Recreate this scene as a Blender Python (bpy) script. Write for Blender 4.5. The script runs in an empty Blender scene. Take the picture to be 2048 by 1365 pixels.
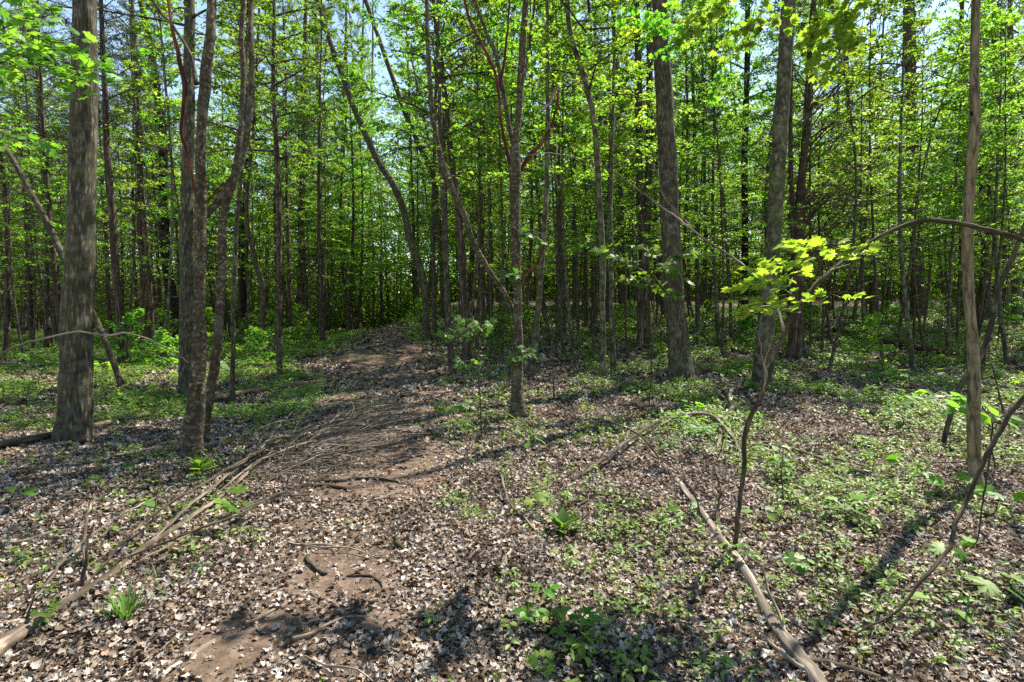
import bpy, math, random
import numpy as np
from mathutils import Vector

PI = math.pi
rng = np.random.default_rng(7)
random.seed(7)
SC = bpy.context.scene
COL = SC.collection

# ------------------------------------------------------------------ camera
F, CX, CY, HORIZON = 1100.0, 1024.0, 682.5, 630.0      # photograph pixels (2048 x 1365)
CAM_H = 1.6
TH = math.atan((CY - HORIZON) / F)
cd = bpy.data.cameras.new('camera')
cd.sensor_width = 36.0
cd.lens = 36.0 * F / 2048.0
cd.clip_start, cd.clip_end = 0.05, 2000.0
cam = bpy.data.objects.new('camera', cd)
COL.objects.link(cam)
cam.location = (0, 0, CAM_H)
cam.rotation_euler = (PI / 2 - TH, 0, 0)
SC.camera = cam

# ------------------------------------------------------------------ light
SUN_EL = math.radians(52)
SUN_AZ = math.atan2(0.74, 0.67)                 # from +Y towards +X
sunvec = Vector((math.sin(SUN_AZ) * math.cos(SUN_EL), math.cos(SUN_AZ) * math.cos(SUN_EL), math.sin(SUN_EL)))
world = bpy.data.worlds.new('World')
SC.world = world
world.use_nodes = True
wn = world.node_tree
sky = wn.nodes.new('ShaderNodeTexSky')
sky.sky_type = 'NISHITA'
sky.sun_disc = False
sky.dust_density = 0.2
sky.altitude = 1200
sky.sun_elevation = SUN_EL
sky.sun_rotation = SUN_AZ
bg = wn.nodes['Background']
bg.inputs['Strength'].default_value = 0.12
tint = wn.nodes.new('ShaderNodeMix')
tint.data_type = 'RGBA'; tint.blend_type = 'MULTIPLY'; tint.inputs[0].default_value = 1.0
tint.inputs[7].default_value = (1.0, 0.92, 0.77, 1)          # daylight white balance
wn.links.new(sky.outputs[0], tint.inputs[6])
wn.links.new(tint.outputs[2], bg.inputs['Color'])
sl = bpy.data.lights.new('sun', 'SUN')
sl.energy = 4.5
sl.angle = math.radians(0.5)
sl.color = (1.0, 0.92, 0.80)
sun = bpy.data.objects.new('sun', sl)
COL.objects.link(sun)
sun.location = (30, 20, 40)
sun.rotation_euler = sunvec.to_track_quat('Z', 'Y').to_euler()
SC.view_settings.view_transform = 'Standard'
SC.view_settings.look = 'None'
SC.view_settings.gamma = 1.0
SC.view_settings.exposure = 1.78
cy = SC.cycles
cy.max_bounces = 6
cy.diffuse_bounces = 4
cy.glossy_bounces = 2
cy.transmission_bounces = 5
cy.sample_clamp_indirect = 6.0
cy.use_denoising = False

# ------------------------------------------------------------------ terrain
def sstep(t):
    t = np.clip(t, 0, 1)
    return t * t * (3 - 2 * t)

_ph = np.random.default_rng(3).uniform(0, 6.28, (12, 2))
def bumps(x, y):
    z = 0
    for k, (w, a) in enumerate(((0.35, .06), (0.8, .035), (1.7, .018), (3.3, .009), (6.1, .005), (11., .003))):
        z = z + a * np.sin(w * x + _ph[k, 0] + .6 * np.sin(w * .7 * y)) * np.cos(w * .9 * y + _ph[k, 1])
    return z

def H(x, y):
    x = np.asarray(x, float); y = np.asarray(y, float)
    rise = 1.35 * sstep((y - 10.5) / 26.0)
    side = .12 + .88 * sstep((x + 11.0) / 7.0)
    dip = -.25 * np.exp(-(((x + 6.5) / 2.6) ** 2 + ((y - 12.0) / 5) ** 2))
    far = 5.0 * sstep((y - 60) / 120.0)
    rise = rise + 2.2 * sstep((y - 24) / 40)
    return rise * side + dip + far + bumps(x, y) * (1 - .5 * sstep((y - 30) / 20))

# ------------------------------------------------------------------ pixels of the photograph to places on the ground
def ray(px, py):
    a, b = (px - CX) / F, -(py - CY) / F
    return np.array([a, math.cos(TH) + math.sin(TH) * b, -math.sin(TH) + math.cos(TH) * b])

def P(px, py, d):
    r = ray(px, py)
    return np.array([0, 0, CAM_H]) + r * (d / r[1])

def W(w, d):
    return w * d / F

def G(px, py):
    r = ray(px, py)
    t = 1.0
    while t < 90:
        p = np.array([0, 0, CAM_H]) + r * t
        if p[2] <= float(H(p[0], p[1])):
            break
        t *= 1.004
    return np.array([p[0], p[1], float(H(p[0], p[1]))])

# ------------------------------------------------------------------ materials
def new_mat(name):
    m = bpy.data.materials.new(name)
    m.use_nodes = True
    nt = m.node_tree
    nt.nodes.clear()
    out = nt.nodes.new('ShaderNodeOutputMaterial')
    return m, nt, out

def ramp(nt, stops, interp='LINEAR'):
    r = nt.nodes.new('ShaderNodeValToRGB')
    cr = r.color_ramp
    cr.interpolation = interp
    while len(cr.elements) > 1:
        cr.elements.remove(cr.elements[-1])
    cr.elements[0].position = stops[0][0]
    cr.elements[0].color = (*stops[0][1], 1)
    for p, c in stops[1:]:
        e = cr.elements.new(p)
        e.color = (*c, 1)
    return r

def bark_mat(name, dark, light, fx=26, fz=5, bump=.012, moss=0.0, pale=0.0, flake=False):
    m, nt, out = new_mat(name)
    N, L = nt.nodes.new, nt.links.new
    at = N('ShaderNodeAttribute'); at.attribute_name = 'bark'
    mp = N('ShaderNodeMapping'); mp.inputs['Scale'].default_value = (fx, fx, fz)
    L(at.outputs['Vector'], mp.inputs['Vector'])
    n1 = N('ShaderNodeTexNoise'); n1.inputs['Scale'].default_value = 1.0; n1.inputs['Detail'].default_value = 6
    n1.inputs['Roughness'].default_value = .62; n1.inputs['Distortion'].default_value = .6
    L(mp.outputs[0], n1.inputs['Vector'])
    v1 = N('ShaderNodeTexVoronoi'); v1.feature = 'DISTANCE_TO_EDGE' if flake else 'F1'
    v1.inputs['Scale'].default_value = .8
    L(mp.outputs[0], v1.inputs['Vector'])
    mix = N('ShaderNodeMath'); mix.operation = 'MULTIPLY_ADD'
    L(v1.outputs['Distance'], mix.inputs[0]); mix.inputs[1].default_value = .55 if flake else -.35
    L(n1.outputs['Fac'], mix.inputs[2])
    r = ramp(nt, [(.27, tuple(c * .4 for c in dark)), (.42, dark), (.58, light), (.78, tuple(min(1, c * 1.5) for c in light))])
    L(mix.outputs[0], r.inputs[0])
    col = r.outputs[0]
    n2 = N('ShaderNodeTexNoise'); n2.inputs['Scale'].default_value = 8.5; n2.inputs['Detail'].default_value = 5
    L(at.outputs['Vector'], n2.inputs['Vector'])
    def blend(c, colour, lo, hi, src, amt):
        rr = ramp(nt, [(lo, (0, 0, 0)), (hi, (amt,) * 3)])
        L(src, rr.inputs[0])
        mx = N('ShaderNodeMix'); mx.data_type = 'RGBA'
        L(rr.outputs[0], mx.inputs[0]); L(c, mx.inputs[6]); mx.inputs[7].default_value = (*colour, 1)
        return mx.outputs[2]
    if pale:
        col = blend(col, (.25, .245, .20), .5, .68, n2.outputs['Fac'], pale)
    mp2 = N('ShaderNodeMapping'); mp2.inputs['Scale'].default_value = (2.2, 2.2, 11)
    L(at.outputs['Vector'], mp2.inputs['Vector'])
    n4 = N('ShaderNodeTexNoise'); n4.inputs['Scale'].default_value = 1.0; n4.inputs['Detail'].default_value = 4
    L(mp2.outputs[0], n4.inputs['Vector'])
    col = blend(col, tuple(c * .5 for c in dark), .52, .68, n4.outputs['Fac'], .35)
    if moss:
        n3 = N('ShaderNodeTexNoise'); n3.inputs['Scale'].default_value = 4.5; n3.inputs['Detail'].default_value = 7
        L(at.outputs['Vector'], n3.inputs['Vector'])
        col = blend(col, (.10, .12, .035), .45, .7, n3.outputs['Fac'], moss)
    b = N('ShaderNodeBump'); b.inputs['Strength'].default_value = 1.0; b.inputs['Distance'].default_value = bump * 1.8
    L(mix.outputs[0], b.inputs['Height'])
    p = N('ShaderNodeBsdfPrincipled'); p.inputs['Roughness'].default_value = .9
    p.inputs['Specular IOR Level'].default_value = .2
    L(col, p.inputs['Base Color']); L(b.outputs[0], p.inputs['Normal'])
    L(p.outputs[0], out.inputs[0])
    return m

def leaf_mat(name, cols, trans, tfac=.5, rough=.5, var=.38, spec=.3):
    m, nt, out = new_mat(name)
    N, L = nt.nodes.new, nt.links.new
    g = N('ShaderNodeNewGeometry')
    r = ramp(nt, [(i / max(1, len(cols) - 1), c) for i, c in enumerate(cols)])
    L(g.outputs['Random Per Island'], r.inputs[0])
    oi = N('ShaderNodeObjectInfo')
    mr = N('ShaderNodeMapRange'); mr.inputs[3].default_value = 1 - var; mr.inputs[4].default_value = 1 + var
    L(oi.outputs['Random'], mr.inputs[0])
    hs = N('ShaderNodeHueSaturation')
    L(mr.outputs[0], hs.inputs['Value']); L(r.outputs[0], hs.inputs['Color'])
    mh = N('ShaderNodeMapRange'); mh.inputs[3].default_value = .482; mh.inputs[4].default_value = .522
    ml = N('ShaderNodeMath'); ml.operation = 'FRACT'
    mm = N('ShaderNodeMath'); mm.operation = 'MULTIPLY'; mm.inputs[1].default_value = 7.3
    L(oi.outputs['Random'], mm.inputs[0]); L(mm.outputs[0], ml.inputs[0]); L(ml.outputs[0], mh.inputs[0])
    L(mh.outputs[0], hs.inputs['Hue'])
    p = N('ShaderNodeBsdfPrincipled'); p.inputs['Roughness'].default_value = rough
    p.inputs['Specular IOR Level'].default_value = spec
    L(hs.outputs[0], p.inputs['Base Color'])
    t = N('ShaderNodeBsdfTranslucent')
    mu = N('ShaderNodeMix'); mu.data_type = 'RGBA'; mu.blend_type = 'MULTIPLY'; mu.inputs[0].default_value = 1
    L(hs.outputs[0], mu.inputs[6]); mu.inputs[7].default_value = (*trans, 1)
    L(mu.outputs[2], t.inputs['Color'])
    mx = N('ShaderNodeMixShader'); mx.inputs[0].default_value = tfac
    L(p.outputs[0], mx.inputs[1]); L(t.outputs[0], mx.inputs[2]); L(mx.outputs[0], out.inputs[0])
    return m

M = {}
M['grey'] = bark_mat('grey_bark', (.07, .06, .042), (.215, .188, .135), 46, 7, .010, moss=.22, pale=.25)
M['smooth'] = bark_mat('smooth_bark', (.075, .069, .044), (.18, .166, .108), 16, 8, .004, moss=.5, pale=.4)
M['brown'] = bark_mat('brown_bark', (.066, .054, .038), (.185, .158, .113), 30, 9, .014, moss=.2, pale=.15)
M['rough'] = bark_mat('knobbly_bark', (.09, .07, .046), (.30, .245, .17), 38, 26, .016, moss=.15, pale=.3)
M['black'] = bark_mat('black_bark', (.018, .017, .016), (.055, .052, .046), 26, 6, .014)
M['cedar'] = bark_mat('cedar_bark', (.072, .052, .037), (.205, .16, .118), 34, 2.2, .014, pale=.15)
M['furrow'] = bark_mat('furrowed_bark', (.06, .045, .026), (.165, .13, .08), 34, 5.5, .018, moss=.25, flake=True)
M['redwood'] = bark_mat('bare_red_wood', (.11, .035, .022), (.25, .095, .06), 30, 3, .006)
M['twig'] = bark_mat('twig_bark', (.075, .056, .038), (.18, .14, .10), 30, 8, .003)
M['snag'] = bark_mat('dead_twig_bark', (.095, .07, .048), (.24, .185, .135), 30, 8, .003)
M['dead'] = bark_mat('dead_wood', (.19, .15, .115), (.42, .36, .29), 40, 3, .005)
M['pale'] = bark_mat('bleached_wood', (.26, .215, .17), (.55, .49, .42), 40, 3, .006)
M['log'] = bark_mat('weathered_log', (.14, .10, .075), (.36, .30, .24), 40, 3, .012, moss=.3, pale=.3)
M['rot'] = bark_mat('rotten_wood', (.10, .06, .035), (.28, .18, .11), 30, 4, .016, moss=.35)
M['leaf'] = leaf_mat('young_leaf', [(.05, .13, .017), (.085, .195, .025), (.145, .255, .036)], (2.65, 2.3, 1.0), .52)
M['leaf_far'] = leaf_mat('canopy_leaf', [(.05, .125, .018), (.085, .19, .025), (.145, .25, .036)], (2.65, 2.3, 1.0), .52)
M['leaf_gold'] = leaf_mat('bright_maple_leaf', [(.08, .16, .018), (.13, .22, .026), (.19, .27, .035), (.23, .30, .05), (.15, .24, .03)], (1.6, 1.8, .8), .5, var=.1)
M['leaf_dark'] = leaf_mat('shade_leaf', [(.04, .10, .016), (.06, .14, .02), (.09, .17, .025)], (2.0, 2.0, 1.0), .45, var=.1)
M['needle'] = leaf_mat('cedar_foliage', [(.04, .06, .026), (.06, .085, .036), (.09, .10, .05)], (1.2, 1.3, .8), .3)
M['herb'] = leaf_mat('ground_herb', [(.06, .135, .02), (.095, .19, .028), (.15, .24, .05), (.12, .22, .055)], (1.8, 1.8, 1.0), .35, var=.05)
M['grass'] = leaf_mat('grass_blade', [(.06, .14, .02), (.11, .2, .03)], (1.8, 1.8, 1.0), .35, var=.05)
M['litter'] = leaf_mat('dry_leaf', [(.05, .032, .023), (.085, .054, .039), (.12, .08, .058), (.21, .155, .122), (.10, .066, .048), (.31, .255, .22), (.40, .35, .315), (.06, .04, .03),
                                    (.31, .28, .26), (.50, .45, .415), (.24, .15, .095), (.43, .375, .34)], (1.0, .8, .6), .12, rough=.85, var=0, spec=.08)
def damp_patches(m):
    # darker half-rotted, damp patches of the litter
    nt = m.node_tree; N, L = nt.nodes.new, nt.links.new
    hs = [n for n in nt.nodes if n.bl_idname == 'ShaderNodeHueSaturation'][0]
    g = N('ShaderNodeNewGeometry'); n = N('ShaderNodeTexNoise'); n.inputs['Scale'].default_value = 1.6; n.inputs['Detail'].default_value = 5; n.inputs['Roughness'].default_value = .65
    L(g.outputs['Position'], n.inputs['Vector'])
    r = ramp(nt, [(.36, (.42,) * 3), (.52, (.95,) * 3), (.7, (1.12,) * 3)])
    L(n.outputs['Fac'], r.inputs[0])
    for l in list(hs.inputs['Value'].links): nt.links.remove(l)
    L(r.outputs[0], hs.inputs['Value'])
damp_patches(M['litter'])

def ground_material(name, soil, path=False):
    m, nt, out = new_mat(name)
    N, L = nt.nodes.new, nt.links.new
    g = N('ShaderNodeNewGeometry')
    n1 = N('ShaderNodeTexNoise'); n1.inputs['Scale'].default_value = 9 if path else 14; n1.inputs['Detail'].default_value = 9
    n1.inputs['Roughness'].default_value = .7
    L(g.outputs['Position'], n1.inputs['Vector'])
    r1 = ramp(nt, soil)
    L(n1.outputs['Fac'], r1.inputs[0])
    col = r1.outputs[0]
    h = n1.outputs['Fac']
    if not path:
        v = N('ShaderNodeTexVoronoi'); v.inputs['Scale'].default_value = 15; v.inputs['Randomness'].default_value = 1
        dn = N('ShaderNodeTexNoise'); dn.inputs['Scale'].default_value = 20; dn.inputs['Detail'].default_value = 3
        L(g.outputs['Position'], dn.inputs['Vector'])
        ad = N('ShaderNodeVectorMath'); ad.operation = 'MULTIPLY_ADD'
        L(dn.outputs['Color'], ad.inputs[0]); ad.inputs[1].default_value = (.12, .12, .12); L(g.outputs['Position'], ad.inputs[2])
        L(ad.outputs[0], v.inputs['Vector'])
        sp = N('ShaderNodeSeparateColor'); L(v.outputs['Color'], sp.inputs[0])
        r2 = ramp(nt, [(0, (.035, .022, .016)), (.45, (.08, .05, .034)), (.7, (.17, .12, .09)), (.88, (.30, .24, .2)), (1, (.36, .3, .27))])
        L(sp.outputs[0], r2.inputs[0])
        mx = N('ShaderNodeMix'); mx.data_type = 'RGBA'
        rf = ramp(nt, [(.42, (0, 0, 0)), (.55, (.85, .85, .85))]); L(n1.outputs['Fac'], rf.inputs[0])
        L(rf.outputs[0], mx.inputs[0]); L(col, mx.inputs[6]); L(r2.outputs[0], mx.inputs[7])
        col = mx.outputs[2]
    b = N('ShaderNodeBump'); b.inputs['Distance'].default_value = .045 if path else .02; b.inputs['Strength'].default_value = .8
    L(h, b.inputs['Height'])
    p = N('ShaderNodeBsdfPrincipled'); p.inputs['Roughness'].default_value = .95; p.inputs['Specular IOR Level'].default_value = .1
    L(col, p.inputs['Base Color']); L(b.outputs[0], p.inputs['Normal']); L(p.outputs[0], out.inputs[0])
    return m

M['ground'] = ground_material('forest_floor', [(.3, (.045, .03, .021)), (.5, (.095, .064, .045)), (.7, (.16, .115, .085))])
M['path'] = ground_material('bare_soil', [(.28, (.05, .034, .024)), (.5, (.115, .082, .06)), (.66, (.185, .14, .108)), (.8, (.28, .22, .178))], True)

# ------------------------------------------------------------------ mesh builder
class MB:
    def __init__(self):
        self.v, self.f, self.a, self.n = [], [], [], 0
    def add(self, v, faces, a=None):
        v = np.asarray(v, float)
        self.v.append(v)
        self.a.append(np.zeros((len(v), 3)) if a is None else np.asarray(a, float))
        for fc in faces:
            self.f.append(np.asarray(fc, int) + self.n)
        self.n += len(v)
        return self
    def mesh(self, name, mat, off=(0, 0, 0), smooth=True):
        me = bpy.data.meshes.new(name)
        v = np.concatenate(self.v) - np.asarray(off)
        loops = np.concatenate([f.ravel() for f in self.f])
        tot = np.concatenate([np.full(len(f), f.shape[1]) for f in self.f])
        start = np.concatenate([[0], np.cumsum(tot)[:-1]])
        me.vertices.add(len(v)); me.vertices.foreach_set('co', v.ravel())
        me.loops.add(len(loops)); me.loops.foreach_set('vertex_index', loops.astype(np.int32))
        me.polygons.add(len(tot)); me.polygons.foreach_set('loop_start', start.astype(np.int32))
        me.update(calc_edges=True)
        if smooth:
            me.polygons.foreach_set('use_smooth', np.ones(len(tot), bool))
        at = me.attributes.new('bark', 'FLOAT_VECTOR', 'POINT')
        at.data.foreach_set('vector', np.concatenate(self.a).ravel())
        me.materials.append(mat)
        return me
    def build(self, name, mat, parent=None, loc=(0, 0, 0), smooth=True):
        me = self.mesh(name, mat, loc, smooth)
        o = bpy.data.objects.new(name, me)
        COL.objects.link(o)
        if parent is not None:
            o.parent = parent
        else:
            o.location = loc
        return o

def tag(o, label=None, cat=None, group=None, kind=None):
    if label: o['label'] = label
    if cat: o['category'] = cat
    if group: o['group'] = group
    if kind: o['kind'] = kind
    return o

def empty(name, loc, label, cat, group=None):
    o = bpy.data.objects.new(name, None)
    o.empty_display_size = .2
    COL.objects.link(o)
    o.location = loc
    return tag(o, label, cat, group)

def copy_tree(o, parent=None):
    c = o.copy()
    COL.objects.link(c)
    if parent is not None:
        c.parent = parent
    for ch in list(o.children):
        copy_tree(ch, c)
    return c

def catmull(p, seg):
    p = np.asarray(p, float)
    if len(p) < 3:
        n = max(2, int(np.linalg.norm(p[-1, :3] - p[0, :3]) / seg) + 1)
        t = np.linspace(0, 1, n)[:, None]
        return p[0] * (1 - t) + p[-1] * t
    q = np.vstack([2 * p[0] - p[1], p, 2 * p[-1] - p[-2]])
    res = []
    for i in range(1, len(q) - 2):
        n = max(1, int(round(np.linalg.norm(q[i + 1, :3] - q[i, :3]) / seg)))
        t = (np.arange(n) / n)[:, None]
        a, b, c, d = q[i - 1], q[i], q[i + 1], q[i + 2]
        res.append(.5 * (2 * b + (c - a) * t + (2 * a - 5 * b + 4 * c - d) * t ** 2 + (3 * b - a - 3 * c + d) * t ** 3))
    res.append(p[-1:])
    return np.vstack(res)

def tube(mb, pts, n=8, seg=.12, flare=0.0, lump=0.0, wob=0.0, seed=0):
    """pts: rows x, y, z, radius."""
    r = np.random.default_rng(seed + 11)
    q = catmull(pts, seg)
    c, rad = q[:, :3].copy(), np.maximum(q[:, 3], .0008)
    m = len(c)
    if wob and m > 3:
        w = np.cumsum(r.normal(0, 1, (m, 3)), 0)
        w -= np.linspace(0, 1, m)[:, None] * w[-1]
        c += w / math.sqrt(m) * wob * np.array([1, 1, .3])
    T = np.gradient(c, axis=0)
    T /= np.linalg.norm(T, axis=1)[:, None] + 1e-9
    s = np.concatenate([[0], np.cumsum(np.linalg.norm(np.diff(c, axis=0), axis=1))])
    ref = np.array([1., 0, 0]) if abs(T[0][0]) < .8 else np.array([0, 1., 0])
    U = np.zeros_like(c)
    u = ref - T[0] * ref.dot(T[0])
    for i in range(m):
        u = u - T[i] * u.dot(T[i])
        u /= np.linalg.norm(u) + 1e-9
        U[i] = u
    V = np.cross(T, U)
    a = np.arange(n) / n * 2 * PI
    R = rad[:, None] * np.ones((1, n))
    if lump:
        p0 = r.uniform(0, 6.28, 6)
        L = s[:, None] / max(.05, rad.mean()) * .12
        R = R * (1 + lump * (np.sin(2 * a + 2.1 * L + p0[0]) * .5 + np.sin(3 * a - 3.3 * L + p0[1]) * .4
                             + np.sin(5 * a + 6.1 * L + p0[2]) * .25) + lump * .35 * r.normal(0, 1, R.shape))
    if flare:
        R = R * (1 + flare * np.exp(-s[:, None] / (.16 + 1.2 * rad[0])) * (1 + .45 * np.cos(4 * a + r.uniform(0, 6))[None, :]))
    v = c[:, None, :] + R[:, :, None] * (np.cos(a)[None, :, None] * U[:, None, :] + np.sin(a)[None, :, None] * V[:, None, :])
    v = v.reshape(-1, 3)
    i = np.arange(m - 1)[:, None] * n
    j = np.arange(n)[None, :]
    k = (np.arange(n) + 1) % n
    quads = np.stack([i + j, i + k[None, :], i + n + k[None, :], i + n + j], -1).reshape(-1, 4)
    r0 = max(.006, float(np.median(rad)))
    o = r.uniform(0, 50)
    bk = np.stack([np.broadcast_to(np.cos(a) * r0 + o, (m, n)), np.broadcast_to(np.sin(a) * r0, (m, n)),
                   np.broadcast_to(s[:, None], (m, n))], -1).reshape(-1, 3)
    mb.add(v, [quads], bk)
    # caps
    for e, sgn in ((0, 1), (m - 1, -1)):
        cc = c[e] - T[e] * sgn * rad[e] * .15
        idx = e * n + np.arange(n)
        vv = np.vstack([v[idx], cc])
        ka = np.arange(n); kb = (ka + 1) % n
        f = np.stack([kb, ka, np.full(n, n)], -1) if sgn == 1 else np.stack([ka, kb, np.full(n, n)], -1)
        mb.add(vv, [f], np.vstack([bk[idx], [o, 0, s[e]]]))
    return q

# ------------------------------------------------------------------ leaves
OVATE = (np.array([(0, 0, 0), (.32, .25, .07), (.68, .20, .05), (1, 0, -.06), (.68, -.20, .05), (.32, -.25, .07)]),
         [np.array([(0, 1, 2, 3)][0:1]), np.array([(0, 3, 4, 5)])])
NARROW = (np.array([(0, 0, 0), (.4, .12, .03), (1, 0, -.1), (.4, -.12, .03)]), [np.array([(0, 1, 2)]), np.array([(0, 2, 3)])])
def _maple():
    half = [(1.0, 0), (.78, .10), (.70, .20), (.60, .13), (.82, .46), (.64, .40), (.55, .46), (.44, .30), (.40, .56), (.27, .44), (.14, .50), (.10, .26), (-.03, .12)]
    out = half + [(x, -y) for x, y in half[::-1][:-1]]
    v = [(.28, 0, .03)] + [(x, y, .03 - .22 * (x - .28) ** 2 - .30 * y * y + .05 * (abs(y) > .3)) for x, y in out]
    n = len(out)
    f = np.array([(0, 1 + i, 1 + (i + 1) % n) for i in range(n)])
    return np.array(v), [f]
MAPLE = _maple()
def _broad():
    xs = [0, .12, .3, .5, .7, .88, 1]
    hw = [0, .17, .27, .29, .22, .09, 0]
    v = [(x, 0, -.18 * x * x) for x in xs] + [(x, w, .06 - .2 * x * x) for x, w in zip(xs[1:-1], hw[1:-1])] + [(x, -w, .06 - .2 * x * x) for x, w in zip(xs[1:-1], hw[1:-1])]
    q, t = [], [(0, 1, 7), (0, 12, 1), (5, 6, 11), (5, 16, 6)]
    for i in range(4):
        q.append((1 + i, 2 + i, 8 + i, 7 + i)); q.append((2 + i, 1 + i, 12 + i, 13 + i))
    return np.array(v), [np.array(q), np.array(t)]
BROAD = _broad()
def frames(nrm, head):
    nrm = nrm / (np.linalg.norm(nrm, axis=1)[:, None] + 1e-9)
    x = head - nrm * np.sum(head * nrm, 1)[:, None]
    x /= np.linalg.norm(x, axis=1)[:, None] + 1e-9
    return np.stack([x, np.cross(nrm, x), nrm], -1)          # columns

def leaves(mb, pos, nrm, head, size, tmpl, stretch=None):
    pos = np.asarray(pos, float)
    n = len(pos)
    if n == 0:
        return
    R = frames(np.asarray(nrm, float), np.asarray(head, float))
    tv, tf = tmpl
    loc = tv[None] * np.asarray(size, float).reshape(-1, 1, 1)
    if stretch is not None:
        loc = loc * stretch[:, None, :]
    v = np.einsum('nij,nkj->nki', R, loc) + pos[:, None, :]
    base = np.arange(n)[:, None, None] * len(tv)
    mb.add(v.reshape(-1, 3), [(f[None] + base).reshape(-1, f.shape[1]) for f in tf])

# ------------------------------------------------------------------ ground
def ground_sheet():
    u = np.linspace(-1, 1, 261)
    xs = np.sign(u) * (14 * np.abs(u) + 246 * np.abs(u) ** 5)
    t = np.linspace(0, 1, 300)
    ys = -14 + 32 * t + 262 * t ** 6
    X, Y = np.meshgrid(xs, ys)
    Z = H(X, Y)
    v = np.stack([X, Y, Z], -1).reshape(-1, 3)
    nx, ny = len(xs), len(ys)
    i = np.arange(ny - 1)[:, None] * nx + np.arange(nx - 1)[None, :]
    q = np.stack([i, i + 1, i + nx + 1, i + nx], -1).reshape(-1, 4)
    mb = MB(); mb.add(v, [q])
    tag(mb.build('ground', M['ground']), kind='structure')
ground_sheet()

# path centre line on the ground (x, y, half width)
pth = []
for px, py, hw in ((560, 1500, .55), (585, 1330, .6), (640, 1200, .58), (700, 1060, .62), (735, 940, .8), (757, 850, 1.0), (765, 780, 1.2), (752, 720, 1.3), (765, 675, 1.05), (772, 650, .9)):
    g = G(px, py)
    pth.append((g[0], g[1], 0, hw))
pth.append((pth[-1][0] - .8, pth[-1][1] + 10, 0, .9))
PATH = catmull(np.array(pth), .15)
def path_dist(x, y):
    """distance beyond the path edge, in half widths (0 centre, 1 edge)"""
    x = np.asarray(x, float).ravel(); y = np.asarray(y, float).ravel()
    out = np.empty(len(x))
    pp = PATH[::3]
    for k in range(0, len(x), 4000):
        d = np.hypot(x[k:k + 4000, None] - pp[None, :, 0], y[k:k + 4000, None] - pp[None, :, 1])
        j = d.argmin(1)
        out[k:k + 4000] = d[np.arange(len(j)), j] / pp[j, 3]
    return out
def noise2(x, y, s, seed=0):
    r = np.random.default_rng(100 + seed)
    z = 0
    for k in range(6):
        a = r.uniform(0, 6.28); w = s * r.uniform(.6, 1.8); p = r.uniform(0, 6.28)
        z = z + np.sin(w * (x * math.cos(a) + y * math.sin(a)) + p + .8 * np.sin(w * .6 * (y * math.cos(a) - x * math.sin(a))))
    return z / 6
def build_path():
    c = PATH[:, :2]; hw = PATH[:, 3]
    T = np.gradient(c, axis=0); T /= np.linalg.norm(T, axis=1)[:, None]
    Nn = np.stack([T[:, 1], -T[:, 0]], -1)
    k = 13
    s = np.linspace(-1, 1, k)
    r = np.random.default_rng(5)
    edge = 1 + .2 * np.stack([np.convolve(r.normal(0, 1, len(c)), np.ones(7) / 3.5, 'same') for _ in range(2)], 1)
    e = np.where(s[None, :] < 0, edge[:, :1], edge[:, 1:])
    X = c[:, None, 0] + Nn[:, None, 0] * s[None, :] * hw[:, None] * e
    Y = c[:, None, 1] + Nn[:, None, 1] * s[None, :] * hw[:, None] * e
    Z = H(X, Y) + .012 - .02 * (np.abs(s)[None, :] > .99)
    v = np.stack([X, Y, Z], -1).reshape(-1, 3)
    n = len(c)
    i = np.arange(n - 1)[:, None] * k + np.arange(k - 1)[None, :]
    q = np.stack([i, i + 1, i + k + 1, i + k], -1).reshape(-1, 4)
    mb = MB(); mb.add(v, [q[:, ::-1]])
    tag(mb.build('path', M['path']), kind='structure')
build_path()

# ------------------------------------------------------------------ crowns
def unit(v):
    return v / (np.linalg.norm(v) + 1e-9)

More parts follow.
